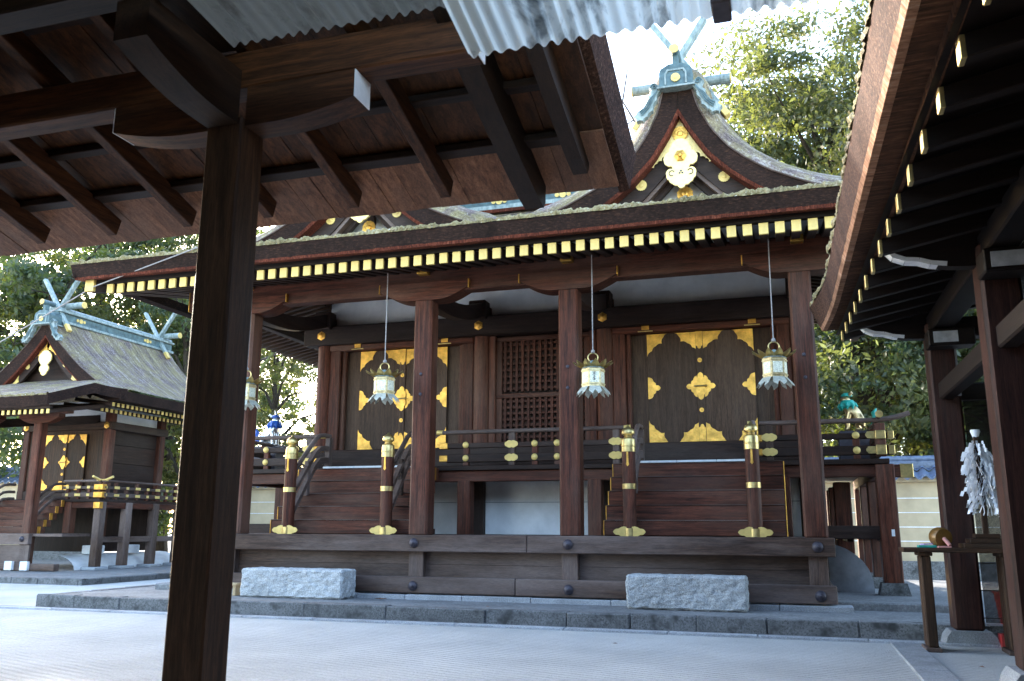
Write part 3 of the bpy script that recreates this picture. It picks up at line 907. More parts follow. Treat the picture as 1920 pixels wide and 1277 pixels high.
# side eaves (rafters along x) left and right
for sg, xe, xc in ((-1, -12.45, -9.8), (1, 2.91, 0.35)):
    me = MB().beam((0, 0, 0), (xc - xe, 0, 0.52), 0.10, 0.14, 0.006).mesh('side_rafter', WT['x'])
    for k in range(20):
        place(me, 'side_rafter', MS, (xe, 16.55 + 0.26 * k, 5.80))
    MB().add([(xe - 0.1 * sg * -1, 16.0, 5.885), (xc, 16.0, 6.41), (xc, 22, 6.41), (xe - 0.1 * sg * -1, 22, 5.885), (xe, 16.0, 5.92), (xc, 16.0, 6.45), (xc, 22, 6.45), (xe, 22, 5.92)], [(0, 1, 2, 3), (4, 5, 6, 7), (0, 1, 5, 4), (2, 3, 7, 6)]).build('eave_board', WD['x'], MS)
    MB().add([(xe + sg * 0.24, 12.7, 6.2), (xe + sg * 0.18, 12.7, 5.93), (xe + sg * 0.18, 22, 5.93), (xe + sg * 0.24, 22, 6.3), (xe, 12.9, 5.95), (xe, 22, 5.95)], [(0, 1, 2, 3), (1, 4, 5, 2)]).build('bark_eave', BARK, MS)
    MB().box(xc + sg * 1.35 - 0.09, xc + sg * 1.35 + 0.09, 15.8, 22, 5.76, 5.98, 0.01).build('side_purlin', WD['y'], MS)

# ---- core: columns, walls, doors, lattice
CY = 17.36
CX = [-9.86, -6.107, -3.43, 0.352]
for xx in CX:
    MB().lathe([(0.19, 0.3), (0.19, 6.0)], (xx, CY + 0.02, 0), 20).build('core_column', WR['z'], MS, True)
MB().box(CX[0] - 0.25, CX[3] + 0.25, 17.55, 21.4, 1.2, 6.74).build('core_wall', WD['z'], MS)
MB().box(CX[0], CX[3], 17.50, 17.545, 5.80, 6.755).build('frieze', PLASTER, MS)
MB().box(CX[0] - 0.45, CX[3] + 0.45, 17.10, 17.36, 5.36, 5.78, 0.02).build('lintel_beam', WD['x'], MS)
MB().box(CX[0] - 0.3, CX[3] + 0.3, 17.12, 17.34, 2.60, 3.0, 0.02).build('sill_beam', WD['x'], MS)
hexm = MB().lathe([(0.105, 0), (0.105, 0.012), (0.06, 0.02), (0.055, 0.035), (0.02, 0.05), (0.001, 0.05)], (0, 0, 0), 6, 'y', math.pi / 6).mesh('hex_cover', GOLD)
for xx in CX:
    place(hexm, 'hex_cover', MS, (xx, 17.1, 5.57))
for (cx, xa, xb) in ((-7.96, CX[0], CX[1]), (-1.54, CX[2], CX[3])):
    # panelled frame round the doors
    MB().box(xa + 0.18, xb - 0.18, 17.48, 17.53, 3.0, 5.36).build('wall_panel', WP['z'], MS)
    for e, sg in ((xa + 0.16, 1), (xb - 0.16, -1)):
        q = sorted((e, e + sg * 0.26))
        MB().box(q[0], q[1], 17.26, 17.47, 3.0, 5.36, 0.02).build('jamb', WR['z'], MS)
        q = sorted((e + sg * 0.26, e + sg * 0.36))
        MB().box(q[0], q[1], 17.34, 17.47, 3.0, 5.36, 0.02).build('inner_jamb', WR['z'], MS)
    MB().box(xa + 0.16, xb - 0.16, 17.22, 17.46, 5.225, 5.36, 0.02).build('head_rail', WR['x'], MS)
    double_door(MS, cx, 17.40, 3.005, 5.215, 1.04)
    for sg in (-1, 1):
        MB().prism(fitting_poly('tongue', 0.15, 0.13), lambda u, v, w: (cx + sg * 1.04 + u, 17.215 - w, 5.275 + v), 0, 0.012).build('gilt_hinge', GOLD, MS)
        MB().box(cx + sg * 1.04 - 0.15, cx + sg * 1.04 + 0.15, 17.19, 17.22, 5.235, 5.25).build('gilt_hinge', BRASS, MS)
# lattice in the middle bay
xa, xb = CX[1] + 0.18, CX[2] - 0.18
MB().box(xa, xb, 17.52, 17.545, 3.0, 5.36).build('lattice_back', WD['z'], MS)
for a, b2 in ((xa, xa + 0.14), (xb - 0.14, xb)):
    MB().box(a, b2, 17.28, 17.5, 3.0, 5.36, 0.015).build('jamb', WR['z'], MS)
xa += 0.27; xb -= 0.27
for (z0, z1, nm) in ((4.16, 5.24, 'upper_lattice'), (3.02, 4.02, 'lower_lattice')):
    fr = MB().box(xa - 0.13, xb + 0.13, 17.36, 17.44, z1, z1 + 0.10, 0.01).build(nm, WR['x'], MS)
    MB().box(xa - 0.13, xa, 17.36, 17.44, z0 - 0.06, z1, 0.01).build('lattice_stile', WR['z'], fr)
    MB().box(xb, xb + 0.13, 17.36, 17.44, z0 - 0.06, z1, 0.01).build('lattice_stile', WR['z'], fr)
    nv = 14
    vb = MB().box(-0.026, 0.026, 0, 0.05, 0, z1 - z0).mesh('lattice_bar', WR['z'])
    hb = MB().box(0, xb - xa, 0, 0.03, -0.024, 0.024).mesh('lattice_bar', WR['x'])
    for k in range(nv):
        place(vb, 'lattice_bar', fr, (xa + (k + 0.5) * (xb - xa) / nv, 17.375, z0))
    nh = 8
    for k in range(nh):
        place(hb, 'lattice_bar', fr, (xa, 17.398, z0 + (k + 0.5) * (z1 - z0) / nh))
# under the balcony: plaster, posts
MB().box(-9.6, 0.3, 17.22, 17.28, 1.22, 2.42).build('plaster_base', PLASTER, MS)
MB().box(-9.6, 0.3, 17.212, 17.221, 1.86, 1.872).build('plaster_joint', PLASTERG, MS)
for xx in CX:
    MB().box(xx - 0.17, xx + 0.17, 17.02, 17.21, 1.22, 2.42, 0.02).build('base_post', WD['z'], MS)
# grey plaster mound under the right flank
m = MB()
rows = []
for i in range(9):
    a = math.pi / 2 * i / 8
    dx = 0.95 * math.sin(a); dz = 0.86 * math.cos(a) ** 0.8 if i < 8 else 0
    rows.append([(0.35 + dx, 16.7 - 0.12 * math.sin(a), 0.29 + dz)] + [(0.35 + dx, yy, 0.29 + dz) for yy in np.linspace(16.8, 21.6, 8)])
m.grid(rows)
m.add([(0.35, 16.7, 0.29), (0.35, 16.7, 1.15)] + [r[0] for r in rows], [tuple([0, 1] + list(range(2, 11)))])
m.build('plaster_mound', PLASTERG, MS, True)
# balcony
BX0, BX1, BY, BZ = -11.25, 1.50, 16.0, 2.53
for k in range(6):
    MB().box(BX0, BX1 + 0.14, BY + 0.21 * k, BY + 0.21 * (k + 1) - 0.005, BZ - 0.085, BZ, 0.004).build('balcony_plank', WD['x'], MS)
for xa, xb in ((CX[3] + 0.26, BX1 + 0.14), (BX0, CX[0] - 0.26)):
    nb = 5
    for k in range(nb):
        q0 = xa + (xb - xa) * k / nb
        MB().box(q0, q0 + (xb - xa) / nb - 0.005, BY + 1.27, 21.6, BZ - 0.085, BZ, 0.004).build('balcony_plank', WD['y'], MS)
MB().box(BX0, BX1 + 0.05, BY + 0.08, BY + 0.24, BZ - 0.30, BZ - 0.09, 0.012).build('balcony_beam', WR['x'], MS)
for xx in (BX0 + 0.1, BX1 - 0.02):
    MB().box(xx - 0.07, xx + 0.07, BY + 0.25, 21.5, BZ - 0.30, BZ - 0.09, 0.012).build('balcony_beam', WR['y'], MS)
nb_ = MB().box(BX1 + 0.06, BX1 + 0.34, BY + 0.06, BY + 0.26, BZ - 0.31, BZ - 0.10, 0.01).build('beam_nosing', WR['x'], MS)
MB().box(BX1 + 0.30, BX1 + 0.50, BY + 0.05, BY + 0.27, BZ - 0.32, BZ - 0.09, 0.008).build('gilt_cap', BRASS, nb_)
for xx in (-6.0, -3.43):
    MB().box(xx - 0.13, xx + 0.13, BY + 0.06, BY + 0.32, DZ - 0.02, BZ - 0.28, 0.012).build('balcony_post', WR['z'], MS)
for xx in (-9.5, -0.1 + 0.0):
    MB().box(xx - 0.13, xx + 0.13, BY + 0.06, BY + 0.32, DZ - 0.02, BZ - 0.28, 0.012).build('balcony_post', WR['z'], MS)
for xx, ys in ((BX1 + 0.06, (16.0, 17.9, 19.8, 21.4)), (BX0 + 0.06, (16.0, 17.9, 19.8, 21.4)), (0.95, (17.7, 19.9, 21.4))):
    for yy in ys:
        MB().box(xx - 0.15, xx + 0.15, yy + 0.02, yy + 0.31, 0.49, BZ - 0.09 if xx != 0.95 else BZ - 0.3, 0.015).build('outer_post', WR['z'], MS)
        MB().prism([(-0.24, 0), (0.24, 0), (0.19, 0.20), (-0.19, 0.20)], lambda u, v, w: (xx + u, yy + 0.165 + w, 0.30 + v), -0.2, 0.2).build('foot_stone', KERB, MS)
    MB().box(xx - 0.05, xx + 0.05, 16.32, 21.4, 1.15, 1.34, 0.01).build('tie_rail', WD['y'], MS)
MB().box(0.3, BX1, 16.10, 16.22, 1.20, 1.42, 0.01).build('tie_rail', WD['x'], MS)
MB().box(BX0, -10.0, 16.10, 16.22, 1.20, 1.42, 0.01).build('tie_rail', WD['x'], MS)
MB().box(BX1 + 0.08, BX1 + 0.13, 16.012, 16.019, 1.25, 1.36).build('paper_slip', PAPER, MS)
# balcony railings
boss_me = MB().lathe([(0.062, 0), (0.062, 0.012), (0.045, 0.03), (0.02, 0.04), (0.001, 0.042)], (0, 0, 0), 14, 'y').mesh('boss', GOLDP, smooth=True)
plate_me = MB().prism(fitting_poly('leafplate', 0.27, 0.12), lambda u, v, w: (u, -w, v), 0, 0.012).mesh('leaf_plate', GOLDP)
def railing(x0, x1, posts, big, cap0=None, cap1=None, y=BY + 0.06, hook1=False):
    rl = MB().box(x0, x1, y - 0.05, y + 0.05, BZ + 0.065, BZ + 0.225, 0.012).build('railing', WD['x'], MS)
    MB().box(x0, x1, y - 0.045, y + 0.045, BZ + 0.34, BZ + 0.44, 0.012).build('middle_rail', WD['x'], rl)
    if hook1:
        pts = [(x0 - 0.02, y, BZ + 0.655)] + [(x1 - 0.3 + 0.06 * k, y, BZ + 0.655 + 0.0011 * k * k) for k in range(11)]
    else:
        pts = [(x0 - (0.16 if cap0 else 0), y, BZ + 0.655), (x1 + (0.16 if cap1 else 0), y, BZ + 0.655)]
    MB().tube(pts, 0.042, 12).build('top_rail', WG['x'], rl, True)
    for e, c in ((x0, cap0), (x1, cap1)):
        if c:
            sg = -1 if e == x0 else 1
            MB().tube([(e + sg * 0.10, y, BZ + 0.655), (e + sg * 0.22, y, BZ + 0.66)], 0.046, 12).build('rail_tip', GOLDP, rl, True)
            for zz in (BZ + 0.39, BZ + 0.145):
                q = sorted((e - sg * 0.02, e + sg * 0.15))
                MB().box(q[0], q[1], y - 0.056, y + 0.056, zz - 0.06, zz + 0.06, 0.008).build('gilt_end', GOLD, rl)
    for xx in posts:
        MB().box(xx - 0.055, xx + 0.055, y - 0.04, y + 0.04, BZ + 0.0, BZ + 0.36, 0.006).build('baluster', WR['z'], rl)
        for zz in (BZ + 0.145, BZ + 0.40):
            o = place(boss_me, 'boss', rl, (xx, y - 0.05, zz))
    for xx in big:
        MB().box(xx - 0.06, xx + 0.06, y - 0.04, y + 0.04, BZ + 0.0, BZ + 0.62, 0.006).build('baluster', WG['z'], rl)
        for zz in (BZ + 0.145, BZ + 0.40):
            place(plate_me, 'leaf_plate', rl, (xx, y - 0.052, zz))
    return rl
railing(-6.35, -2.95, (-5.95, -4.56, -4.12, -3.43 - 0.42), (-5.02, -3.0), 1, 1)
railing(-0.42, BX1 + 0.22, (-0.05 + 0.42, 1.02 + 0.12), (-0.28,), 1, None, hook1=True)
railing(BX0 - 0.2, -9.25, (-11.1, -10.4), (-9.75, -9.4), None, 1)
# right corner gilt pieces and side railing going back
c_ = MB().box(BX1 - 0.06, BX1 + 0.11, BY - 0.02, BY + 0.14, BZ + 0.04, BZ + 0.60, 0.01).build('corner_post', WR['z'], MS)
for zz, w in ((BZ + 0.145, 0.115), (BZ + 0.40, 0.10)):
    MB().box(BX1 - 0.055, BX1 + 0.105, BY - 0.055, BY + 0.15, zz - w * 0.72, zz + w * 0.72, 0.008).build('gilt_corner', BRASS, c_)  # gilt in duller brass: its shade is put into the colour
    MB().box(BX1 + 0.14, BX1 + 0.24, BY - 0.005, BY + 0.125, zz - w * 0.66, zz + w * 0.66, 0.008).build('gilt_end', BRASS, c_)
    MB().prism([(v, u) for v, u in fitting_poly('tongue', 0.12, 0.15)], lambda u, v, w_: (BX1 - 0.06 - v, BY - 0.003 - w_, zz + u), 0, 0.012).build('leaf_plate', BRASS, c_)
MB().lathe([(0.062, 0), (0.062, 0.02), (0.001, 0.024)], (BX1 + 0.02, BY - 0.16, BZ + 0.73), 16, 'y').build('rail_tip', BRASS, c_)
for xx in (BX1 + 0.02, BX0 - 0.02):
    MB().tube([(xx, BY - 0.16, BZ + 0.73), (xx, BY + 0.2, BZ + 0.68), (xx, BY + 1, BZ + 0.655), (xx, 21.6, BZ + 0.655)], 0.042, 10).build('top_rail', WG['y'], MS, True)
    MB().box(xx - 0.045, xx + 0.045, BY + 0.12, 21.6, BZ + 0.34, BZ + 0.44, 0.01).build('middle_rail', WD['y'], MS)
    MB().box(xx - 0.05, xx + 0.05, BY + 0.12, 21.6, BZ + 0.065, BZ + 0.225, 0.01).build('bottom_rail', WD['y'], MS)
    for yy in (17.2, 18.4, 19.6, 20.8):
        MB().box(xx - 0.05, xx + 0.05, yy, yy + 0.1, BZ, BZ + 0.62, 0.01).build('baluster', WR['z'], MS)
# stairways
for cx in (-7.97, -1.54):
    st_ = MB().box(cx - 1.40, cx + 1.40, 14.90, 16.05, DZ, DZ + 0.10).build('stairway', WD['x'], MS)
    w = 1.47
    for k in range(5):
        y0 = 14.85 + 0.225 * k
        z0 = DZ + 0.252 * k
        MB().box(cx - w, cx + w, y0, y0 + 0.32 if k < 4 else y0 + 0.25, z0 + 0.004, z0 + 0.249, 0.010).build('step', WR['x'], st_)
        MB().box(cx - w, cx + w, y0 - 0.014, y0 + 0.03, z0 + 0.2505, z0 + 0.264, 0.003).build('tread_nosing', WG['x'], st_)
        for sg in (-1, 1):
            q = sorted((cx + sg * w, cx + sg * (w + 0.014)))
            MB().box(q[0], q[1], y0 - 0.006, y0 + 0.10, z0 + 0.006, z0 + 0.252, 0.002).build('gilt_edge', GOLD, st_)
    for k in range(3):
        MB().box(cx - 1.05 + 0.70 * k, cx - 1.05 + 0.70 * (k + 1) - 0.008, 15.96, 16.06, 2.492, 2.56, 0.006).build('white_threshold', PAINTW, st_)
    for sg in (-1, 1):
        xx = cx + sg * 1.0
        yy = 14.68
        nw = MB().lathe([(0.112, DZ), (0.112, 2.62)], (xx, yy, 0), 20).build('newel_post', WR['z'], st_, True)
        MB().lathe([(0.118, 2.615), (0.118, 2.70), (0.124, 2.705), (0.124, 2.715), (0.118, 2.72), (0.116, 2.80), (0.108, 2.83), (0.075, 2.85), (0.062, 2.87), (0.066, 2.885), (0.105, 2.91), (0.112, 2.94), (0.100, 2.985), (0.065, 3.015), (0.028, 3.035), (0.016, 3.06), (0.001, 3.068)], (xx, yy, 0), 20).build('gilt_finial', BRASS, nw, True)
        MB().lathe([(0.117, 2.0), (0.117, 2.085)], (xx, yy, 0), 20).build('gilt_band', BRASS, nw, True)
        MB().lathe([(0.120, DZ), (0.120, DZ + 0.125)], (xx, yy, 0), 20).build('gilt_foot', BRASS, nw, True)
        MB().prism(fitting_poly('leafplate', 0.54, 0.12), lambda u, v, q: (xx + u, yy - 0.09 - q, DZ + 0.068 + v), 0, 0.012).build('foot_plate', GOLDP, nw)
        MB().prism([(-0.014, 0.24), (0.014, 0.24), (0.018, 0.06), (0.026, 0.03), (0, 0), (-0.026, 0.03), (-0.018, 0.06)], lambda u, v, q: (xx + u, yy - 0.112 - q, 2.37 + v), 0, 0.01).build('drop_fitting', GOLD, nw)
        # sloping hand rails: round top rail and two flat rails, curving into the balcony level
        def rail_path(zb_, zt_):
            return [(xx, yy + 0.08, zb_), (xx, yy + 0.45, zb_ + (zt_ - zb_) * 0.42), (xx, yy + 0.85, zb_ + (zt_ - zb_) * 0.86), (xx, yy + 1.02, zb_ + (zt_ - zb_) * 0.97), (xx, yy + 1.2, zt_), (xx, yy + 1.42, zt_)]
        MB().tube(rail_path(2.36, BZ + 0.655), 0.045, 10).build('hand_rail', WG['y'], st_, True)
        for (zb_, zt_, hh) in ((1.98, BZ + 0.39, 0.10), (1.60, BZ + 0.145, 0.13)):
            rp = rail_path(zb_, zt_)
            rows = [[(xx - 0.045, p[1], p[2] - hh / 2), (xx + 0.045, p[1], p[2] - hh / 2), (xx + 0.045, p[1], p[2] + hh / 2), (xx - 0.045, p[1], p[2] + hh / 2)] for p in rp]
            MB().grid(rows, True).build('sloping_rail', WG['y'], st_)
        MB().box(xx - 0.04, xx + 0.04, yy + 0.55, yy + 0.66, 1.95, 2.62, 0.006).build('baluster', WG['z'], st_)
        MB().box(xx - 0.05, xx + 0.05, 16.02, 16.14, BZ, BZ + 0.62, 0.006).build('baluster', WG['z'], st_)

# ------------------------------------------------------------------ hanging lanterns
def lantern(x, y, zb, ztop, label):
    t = thing('hanging_lantern', (x, y, zb), label, 'lantern', 'brass lanterns hanging under the shrine eave')
    n = 6
    ph = 0.35
    def P(r, a, z): return (x + r * math.cos(a), y + r * math.sin(a), zb + z)
    body = MB().lathe([(0.165, 0.135), (0.165, 0.44)], (x, y, zb), 6, 'z', ph).build('body', LANTERN, t)
    for k in range(6):
        a0, a1 = ph + math.pi / 3 * k, ph + math.pi / 3 * (k + 1)
        am = (a0 + a1) / 2
        rr = 0.165 * math.cos(math.pi / 6)
        c = Vector(P(rr + 0.002, am, 0.29)); tx = Vector((-math.sin(am), math.cos(am), 0)); nx = Vector((math.cos(am), math.sin(am), 0))
        MB().obox(c, tx * 0.062, nx * 0.004, Vector((0, 0, 0.085)), 0.003).build('panel', LPANEL, body)
        MB().obox(Vector(P(rr + 0.006, am, 0.405)), tx * 0.075, nx * 0.008, Vector((0, 0, 0.008))).build('moulding', LANTERN, body)
        MB().obox(Vector(P(rr + 0.006, am, 0.185)), tx * 0.075, nx * 0.008, Vector((0, 0, 0.008))).build('moulding', LANTERN, body)
        MB().beam(P(0.166, a0, 0.135), P(0.166, a0, 0.44), 0.018, 0.018, 0.004).build('corner_bar', LANTERN, body)
        # flared apron leg
        leg = [P(0.17, a0 + 0.06, 0.135), P(0.17, a1 - 0.06, 0.135), P(0.235, a1 - 0.12, 0.05), P(0.25, am + 0.16, -0.0), P(0.215, am + 0.10, 0.045), P(0.195, am, 0.075), P(0.215, am - 0.10, 0.045), P(0.25, am - 0.16, -0.0), P(0.235, a0 + 0.12, 0.05)]
        m = MB(); m.add(leg + [(p[0], p[1], p[2] + 0.008) for p in leg], [tuple(range(9)), tuple(range(17, 8, -1))] + [(i, (i + 1) % 9, 9 + (i + 1) % 9, 9 + i) for i in range(9)])
        m.build('apron', APRON, t)
    for k in range(12):                            # petal canopy
        a = ph + math.pi / 6 * k
        tx = Vector((-math.sin(a), math.cos(a), 0)); nx = Vector((math.cos(a), math.sin(a), 0))
        rows = []
        for i in range(6):
            q = i / 5
            wd = 0.062 * (math.sin(math.pi * (0.18 + 0.80 * q)) ** 0.7)
            c = Vector((x, y, zb + 0.44)) + nx * (0.11 + 0.185 * q) + Vector((0, 0, 0.055 * q + 0.05 * q * q))
            rows.append([tuple(c + tx * wd * s_ + Vector((0, 0, 0.018 * (1 - s_ * s_)))) for s_ in (-1, -0.5, 0, 0.5, 1)])
        MB().grid(rows).build('petal', BRASS, t, True)
    MB().lathe([(0.17, 0.44), (0.15, 0.465), (0.07, 0.50), (0.05, 0.53), (0.055, 0.55), (0.04, 0.575), (0.001, 0.59)], (x, y, zb), 12).build('crown_cap', COPPER, t, True)
    MB().tube([(x + 0.07 * math.cos(a), y + 0.02 * math.cos(a), zb + 0.63 + 0.075 * math.sin(a)) for a in np.linspace(-0.9, math.pi + 0.9, 16)], 0.010, 8).build('ring', BRASS, t, True)
    MB().tube([(x, y, zb + 0.70), (x + 0.004, y, ztop)], 0.0085, 6).build('cord', ROPE, t)
    MB().lathe([(0.012, 0.70), (0.03, 0.715), (0.028, 0.745), (0.01, 0.77)], (x, y, zb), 8).build('knot', ROPE, t)
    t.rotation_euler = (0.006 * math.sin(9 * x), 0.006 * math.cos(7 * x), 0.22 * math.sin(3 * x) if abs(x + 2.92) > 0.1 else 0)
    t.scale = (1.12, 1.12, 1.0)
    return t
lantern(-6.63, 13.72, 3.47, 6.0, 'brass lantern hanging between the left stairway and the second pillar')
lantern(-2.92, 13.72, 3.44, 6.0, 'brass lantern with ink characters, hanging just right of the middle pillar')
lantern(-0.10, 13.72, 3.46, 6.0, 'brass lantern hanging just left of the right pillar')
lantern(-9.42, 13.72, 3.47, 6.0, 'brass lantern half hidden behind the near dark post')
# written characters on the middle lantern's panel
L2 = [o for o in bpy.data.objects if o.get("label", "").startswith('brass lantern with ink')][0]
a_ = 0.35 + math.pi / 3 * 4.5
nx_ = Vector((math.cos(a_), math.sin(a_), 0)); tx_ = Vector((-math.sin(a_), math.cos(a_), 0))
for (u0, v0, u1, v1) in ((-0.03, 0.36, 0.02, 0.365), (-0.02, 0.345, 0.01, 0.345), (-0.005, 0.37, -0.01, 0.33), (-0.03, 0.325, 0.02, 0.33), (-0.02, 0.30, 0.015, 0.295), (0.0, 0.31, -0.015, 0.27), (-0.03, 0.265, 0.02, 0.262), (-0.005, 0.275, 0.0, 0.235), (-0.02, 0.245, 0.012, 0.24)):
    rr = 0.165 * math.cos(math.pi / 6) + 0.009
    c = Vector((-2.92, 13.72, 3.44))
    MB().tube([c + nx_ * rr + tx_ * u0 + Vector((0, 0, v0)), c + nx_ * rr + tx_ * u1 + Vector((0, 0, v1))], 0.004, 5).build('ink_stroke', BLACKW, L2)

# ------------------------------------------------------------------ stone benches
def bench(x0, x1, y0, y1, zt, label, seed):
    rr = np.random.default_rng(seed)
    nx, ny, nz = 26, 8, 8
    def P(u, v, w):                                # rounded, slightly uneven block
        p = Vector((x0 + (x1 - x0) * u, y0 + (y1 - y0) * v, 0.195 + (zt - 0.195) * w))
        return p
    m = MB()
    m.box(x0, x1, y0, y1, 0.195, zt, 0.028)
    o = m.build('stone_bench', GRANITE, at=((x0 + x1) / 2, (y0 + y1) / 2, 0.195))
    bv = o.modifiers.new('sub', 'SUBSURF'); bv.subdivision_type = 'SIMPLE'; bv.levels = 5; bv.render_levels = 5
    tx = bpy.data.textures.new('stone_rough', 'CLOUDS'); tx.noise_scale = 0.09
    dp = o.modifiers.new('rough', 'DISPLACE'); dp.texture = tx; dp.strength = 0.042; dp.mid_level = 0.5
    return tag(o, label, 'stone bench', 'stone blocks in front of the stairways')
bench(-9.05, -7.12, 13.40, 13.92, 0.66, 'rough grey granite block in front of the left stairway', 1)
bench(-2.40, -0.66, 13.38, 13.86, 0.68, 'rough grey granite block in front of the right stairway', 2)
wb = thing('wooden_footstool', (-9.6, 13.6, 0.19), 'small pale wooden stool beside the left granite block', 'stool')
MB().box(-9.95, -9.2, 13.52, 13.72, 0.36, 0.40, 0.006).build('seat', TAN, wb)
for xx in (-9.9, -9.26):
    MB().box(xx - 0.03, xx + 0.03, 13.54, 13.70, 0.19, 0.36, 0.005).build('leg', TAN, wb)

# ------------------------------------------------------------------ guardian statues on the balcony
def guardian(x, y, z, face, body_mat, scarf_mat, label, horn=False):
    t = thing('guardian_statue', (x, y, z), label, 'statue')
    s = face                                        # faces -X when s = -1
    P = lambda a, b2, c: (x + s * a, y + b2, z + c)
    MB().box(x - 0.34, x + 0.30, y - 0.17, y + 0.17, z, z + 0.07, 0.012).build('plinth', IRON, t)
    bm = bpy.data.meshes.new('body')
    # seated lion-dog: chain of joints grown with a skin
    js = [(-0.16, 0, 0.24, .135), (-0.02, 0, 0.36, .13), (0.10, 0, 0.47, .125), (0.15, 0, 0.58, .10), (0.17, 0, 0.69, .105), (0.27, 0, 0.68, .062),
          (0.13, 0.09, 0.40, .06), (0.17, 0.09, 0.25, .048), (0.16, 0.09, 0.11, .042), (0.23, 0.09, 0.10, .038),
          (0.13, -0.09, 0.40, .06), (0.17, -0.09, 0.25, .048), (0.16, -0.09, 0.11, .042), (0.23, -0.09, 0.10, .038),
          (-0.10, 0.12, 0.21, .085), (0.0, 0.13, 0.16, .05), (-0.06, 0.13, 0.10, .04), (0.04, 0.13, 0.10, .036),
          (-0.10, -0.12, 0.21, .085), (0.0, -0.13, 0.16, .05), (-0.06, -0.13, 0.10, .04), (0.04, -0.13, 0.10, .036)]
    ed = [(0, 1), (1, 2), (2, 3), (3, 4), (4, 5), (2, 6), (6, 7), (7, 8), (8, 9), (2, 10), (10, 11), (11, 12), (12, 13), (0, 14), (14, 15), (15, 16), (16, 17), (0, 18), (18, 19), (19, 20), (20, 21)]
    bm.from_pydata([(s * a, b2, c) for a, b2, c, r in js], ed, [])
    bm.materials.append(body_mat)
    o = place(bm, 'body', t, (x, y, z))
    sk_ = o.modifiers.new('skin', 'SKIN'); sk_.use_smooth_shade = True
    for i, (a, b2, c, r) in enumerate(js):
        bm.skin_vertices[0].data[i].radius = (r, r)
        bm.skin_vertices[0].data[i].use_root = (i == 0)
    sb = o.modifiers.new('sub', 'SUBSURF'); sb.levels = 2; sb.render_levels = 2
    # scarf / mane, ears, jaw, tail
    m = MB()
    m.lathe([(0.115, 0.50), (0.15, 0.53), (0.155, 0.57), (0.135, 0.63), (0.11, 0.66)], (x + s * 0.145, y, z), 14)
    m.build('mane', scarf_mat, t, True)
    for k in range(9):
        a = 2 * math.pi * k / 9
        MB().tube([P(0.145 + 0.13 * math.cos(a), 0.13 * math.sin(a), 0.60), P(0.14 + 0.16 * math.cos(a), 0.16 * math.sin(a), 0.54), P(0.13 + 0.145 * math.cos(a), 0.145 * math.sin(a), 0.47)], [0.03, 0.034, 0.008], 7).build('mane_lock', scarf_mat, t, True)
    for sy in (-1, 1):
        MB().tube([P(0.10, sy * 0.08, 0.755), P(0.06, sy * 0.11, 0.80), P(0.04, sy * 0.12, 0.77)], [0.032, 0.024, 0.006], 7).build('ear', body_mat, t, True)
        MB().lathe([(0.02, -0.01), (0.02, 0.01)], P(0.245, sy * 0.05, 0.725), 8).build('eye', BLACKW, t)
    MB().tube([P(0.17, 0, 0.615), P(0.27, 0, 0.61), P(0.30, 0, 0.615)], [0.05, 0.042, 0.02], 8).build('jaw', body_mat, t, True)
    MB().lathe([(0.105, 0.735), (0.10, 0.77), (0.06, 0.80), (0.001, 0.81)], (x + s * 0.15, y, z), 12).build('brow_cap', scarf_mat, t, True)
    if horn:
        MB().tube([P(0.16, 0, 0.79), P(0.14, 0, 0.86), P(0.12, 0, 0.92)], [0.022, 0.015, 0.003], 6).build('horn', SILVER, t, True)
    MB().tube([P(-0.27, 0, 0.16), P(-0.34, 0, 0.28), P(-0.31, 0, 0.42), P(-0.36, 0, 0.50)], [0.04, 0.06, 0.05, 0.005], 8).build('tail', scarf_mat, t, True)
    return t
guardian(1.30, 17.7, 3.10, -1, STATGOLD, TEAL, 'golden guardian lion-dog with green mane on the right end of the balcony')
guardian(-11.45, 17.7, 3.10, 1, SILVER, BLUE, 'silver guardian lion-dog with blue mane on the left end of the balcony', True)
for xx, yy, nm in ((1.30, 17.7, 'right'), (-11.45, 17.7, 'left')):
    pd = thing('statue_stand', (xx, yy, BZ), 'black lacquered box stand under the %s guardian' % ('golden' if nm == 'right' else 'silver'), 'stand')
    MB().box(xx - 0.40, xx + 0.36, yy - 0.22, yy + 0.22, BZ + 0.50, BZ + 0.57, 0.01).build('top', IRON, pd)
    MB().box(xx - 0.36, xx + 0.32, yy - 0.19, yy + 0.19, BZ, BZ + 0.50, 0.01).build('body', IRON, pd)

# ------------------------------------------------------------------ SMALL SHRINE on the left
SS = thing('small_shrine', (-21.5, 22.0, 0.15), 'smaller wooden shrine with a single gable and side balcony, at the far left', 'shrine')
sx = -21.5
SZ = 1.15
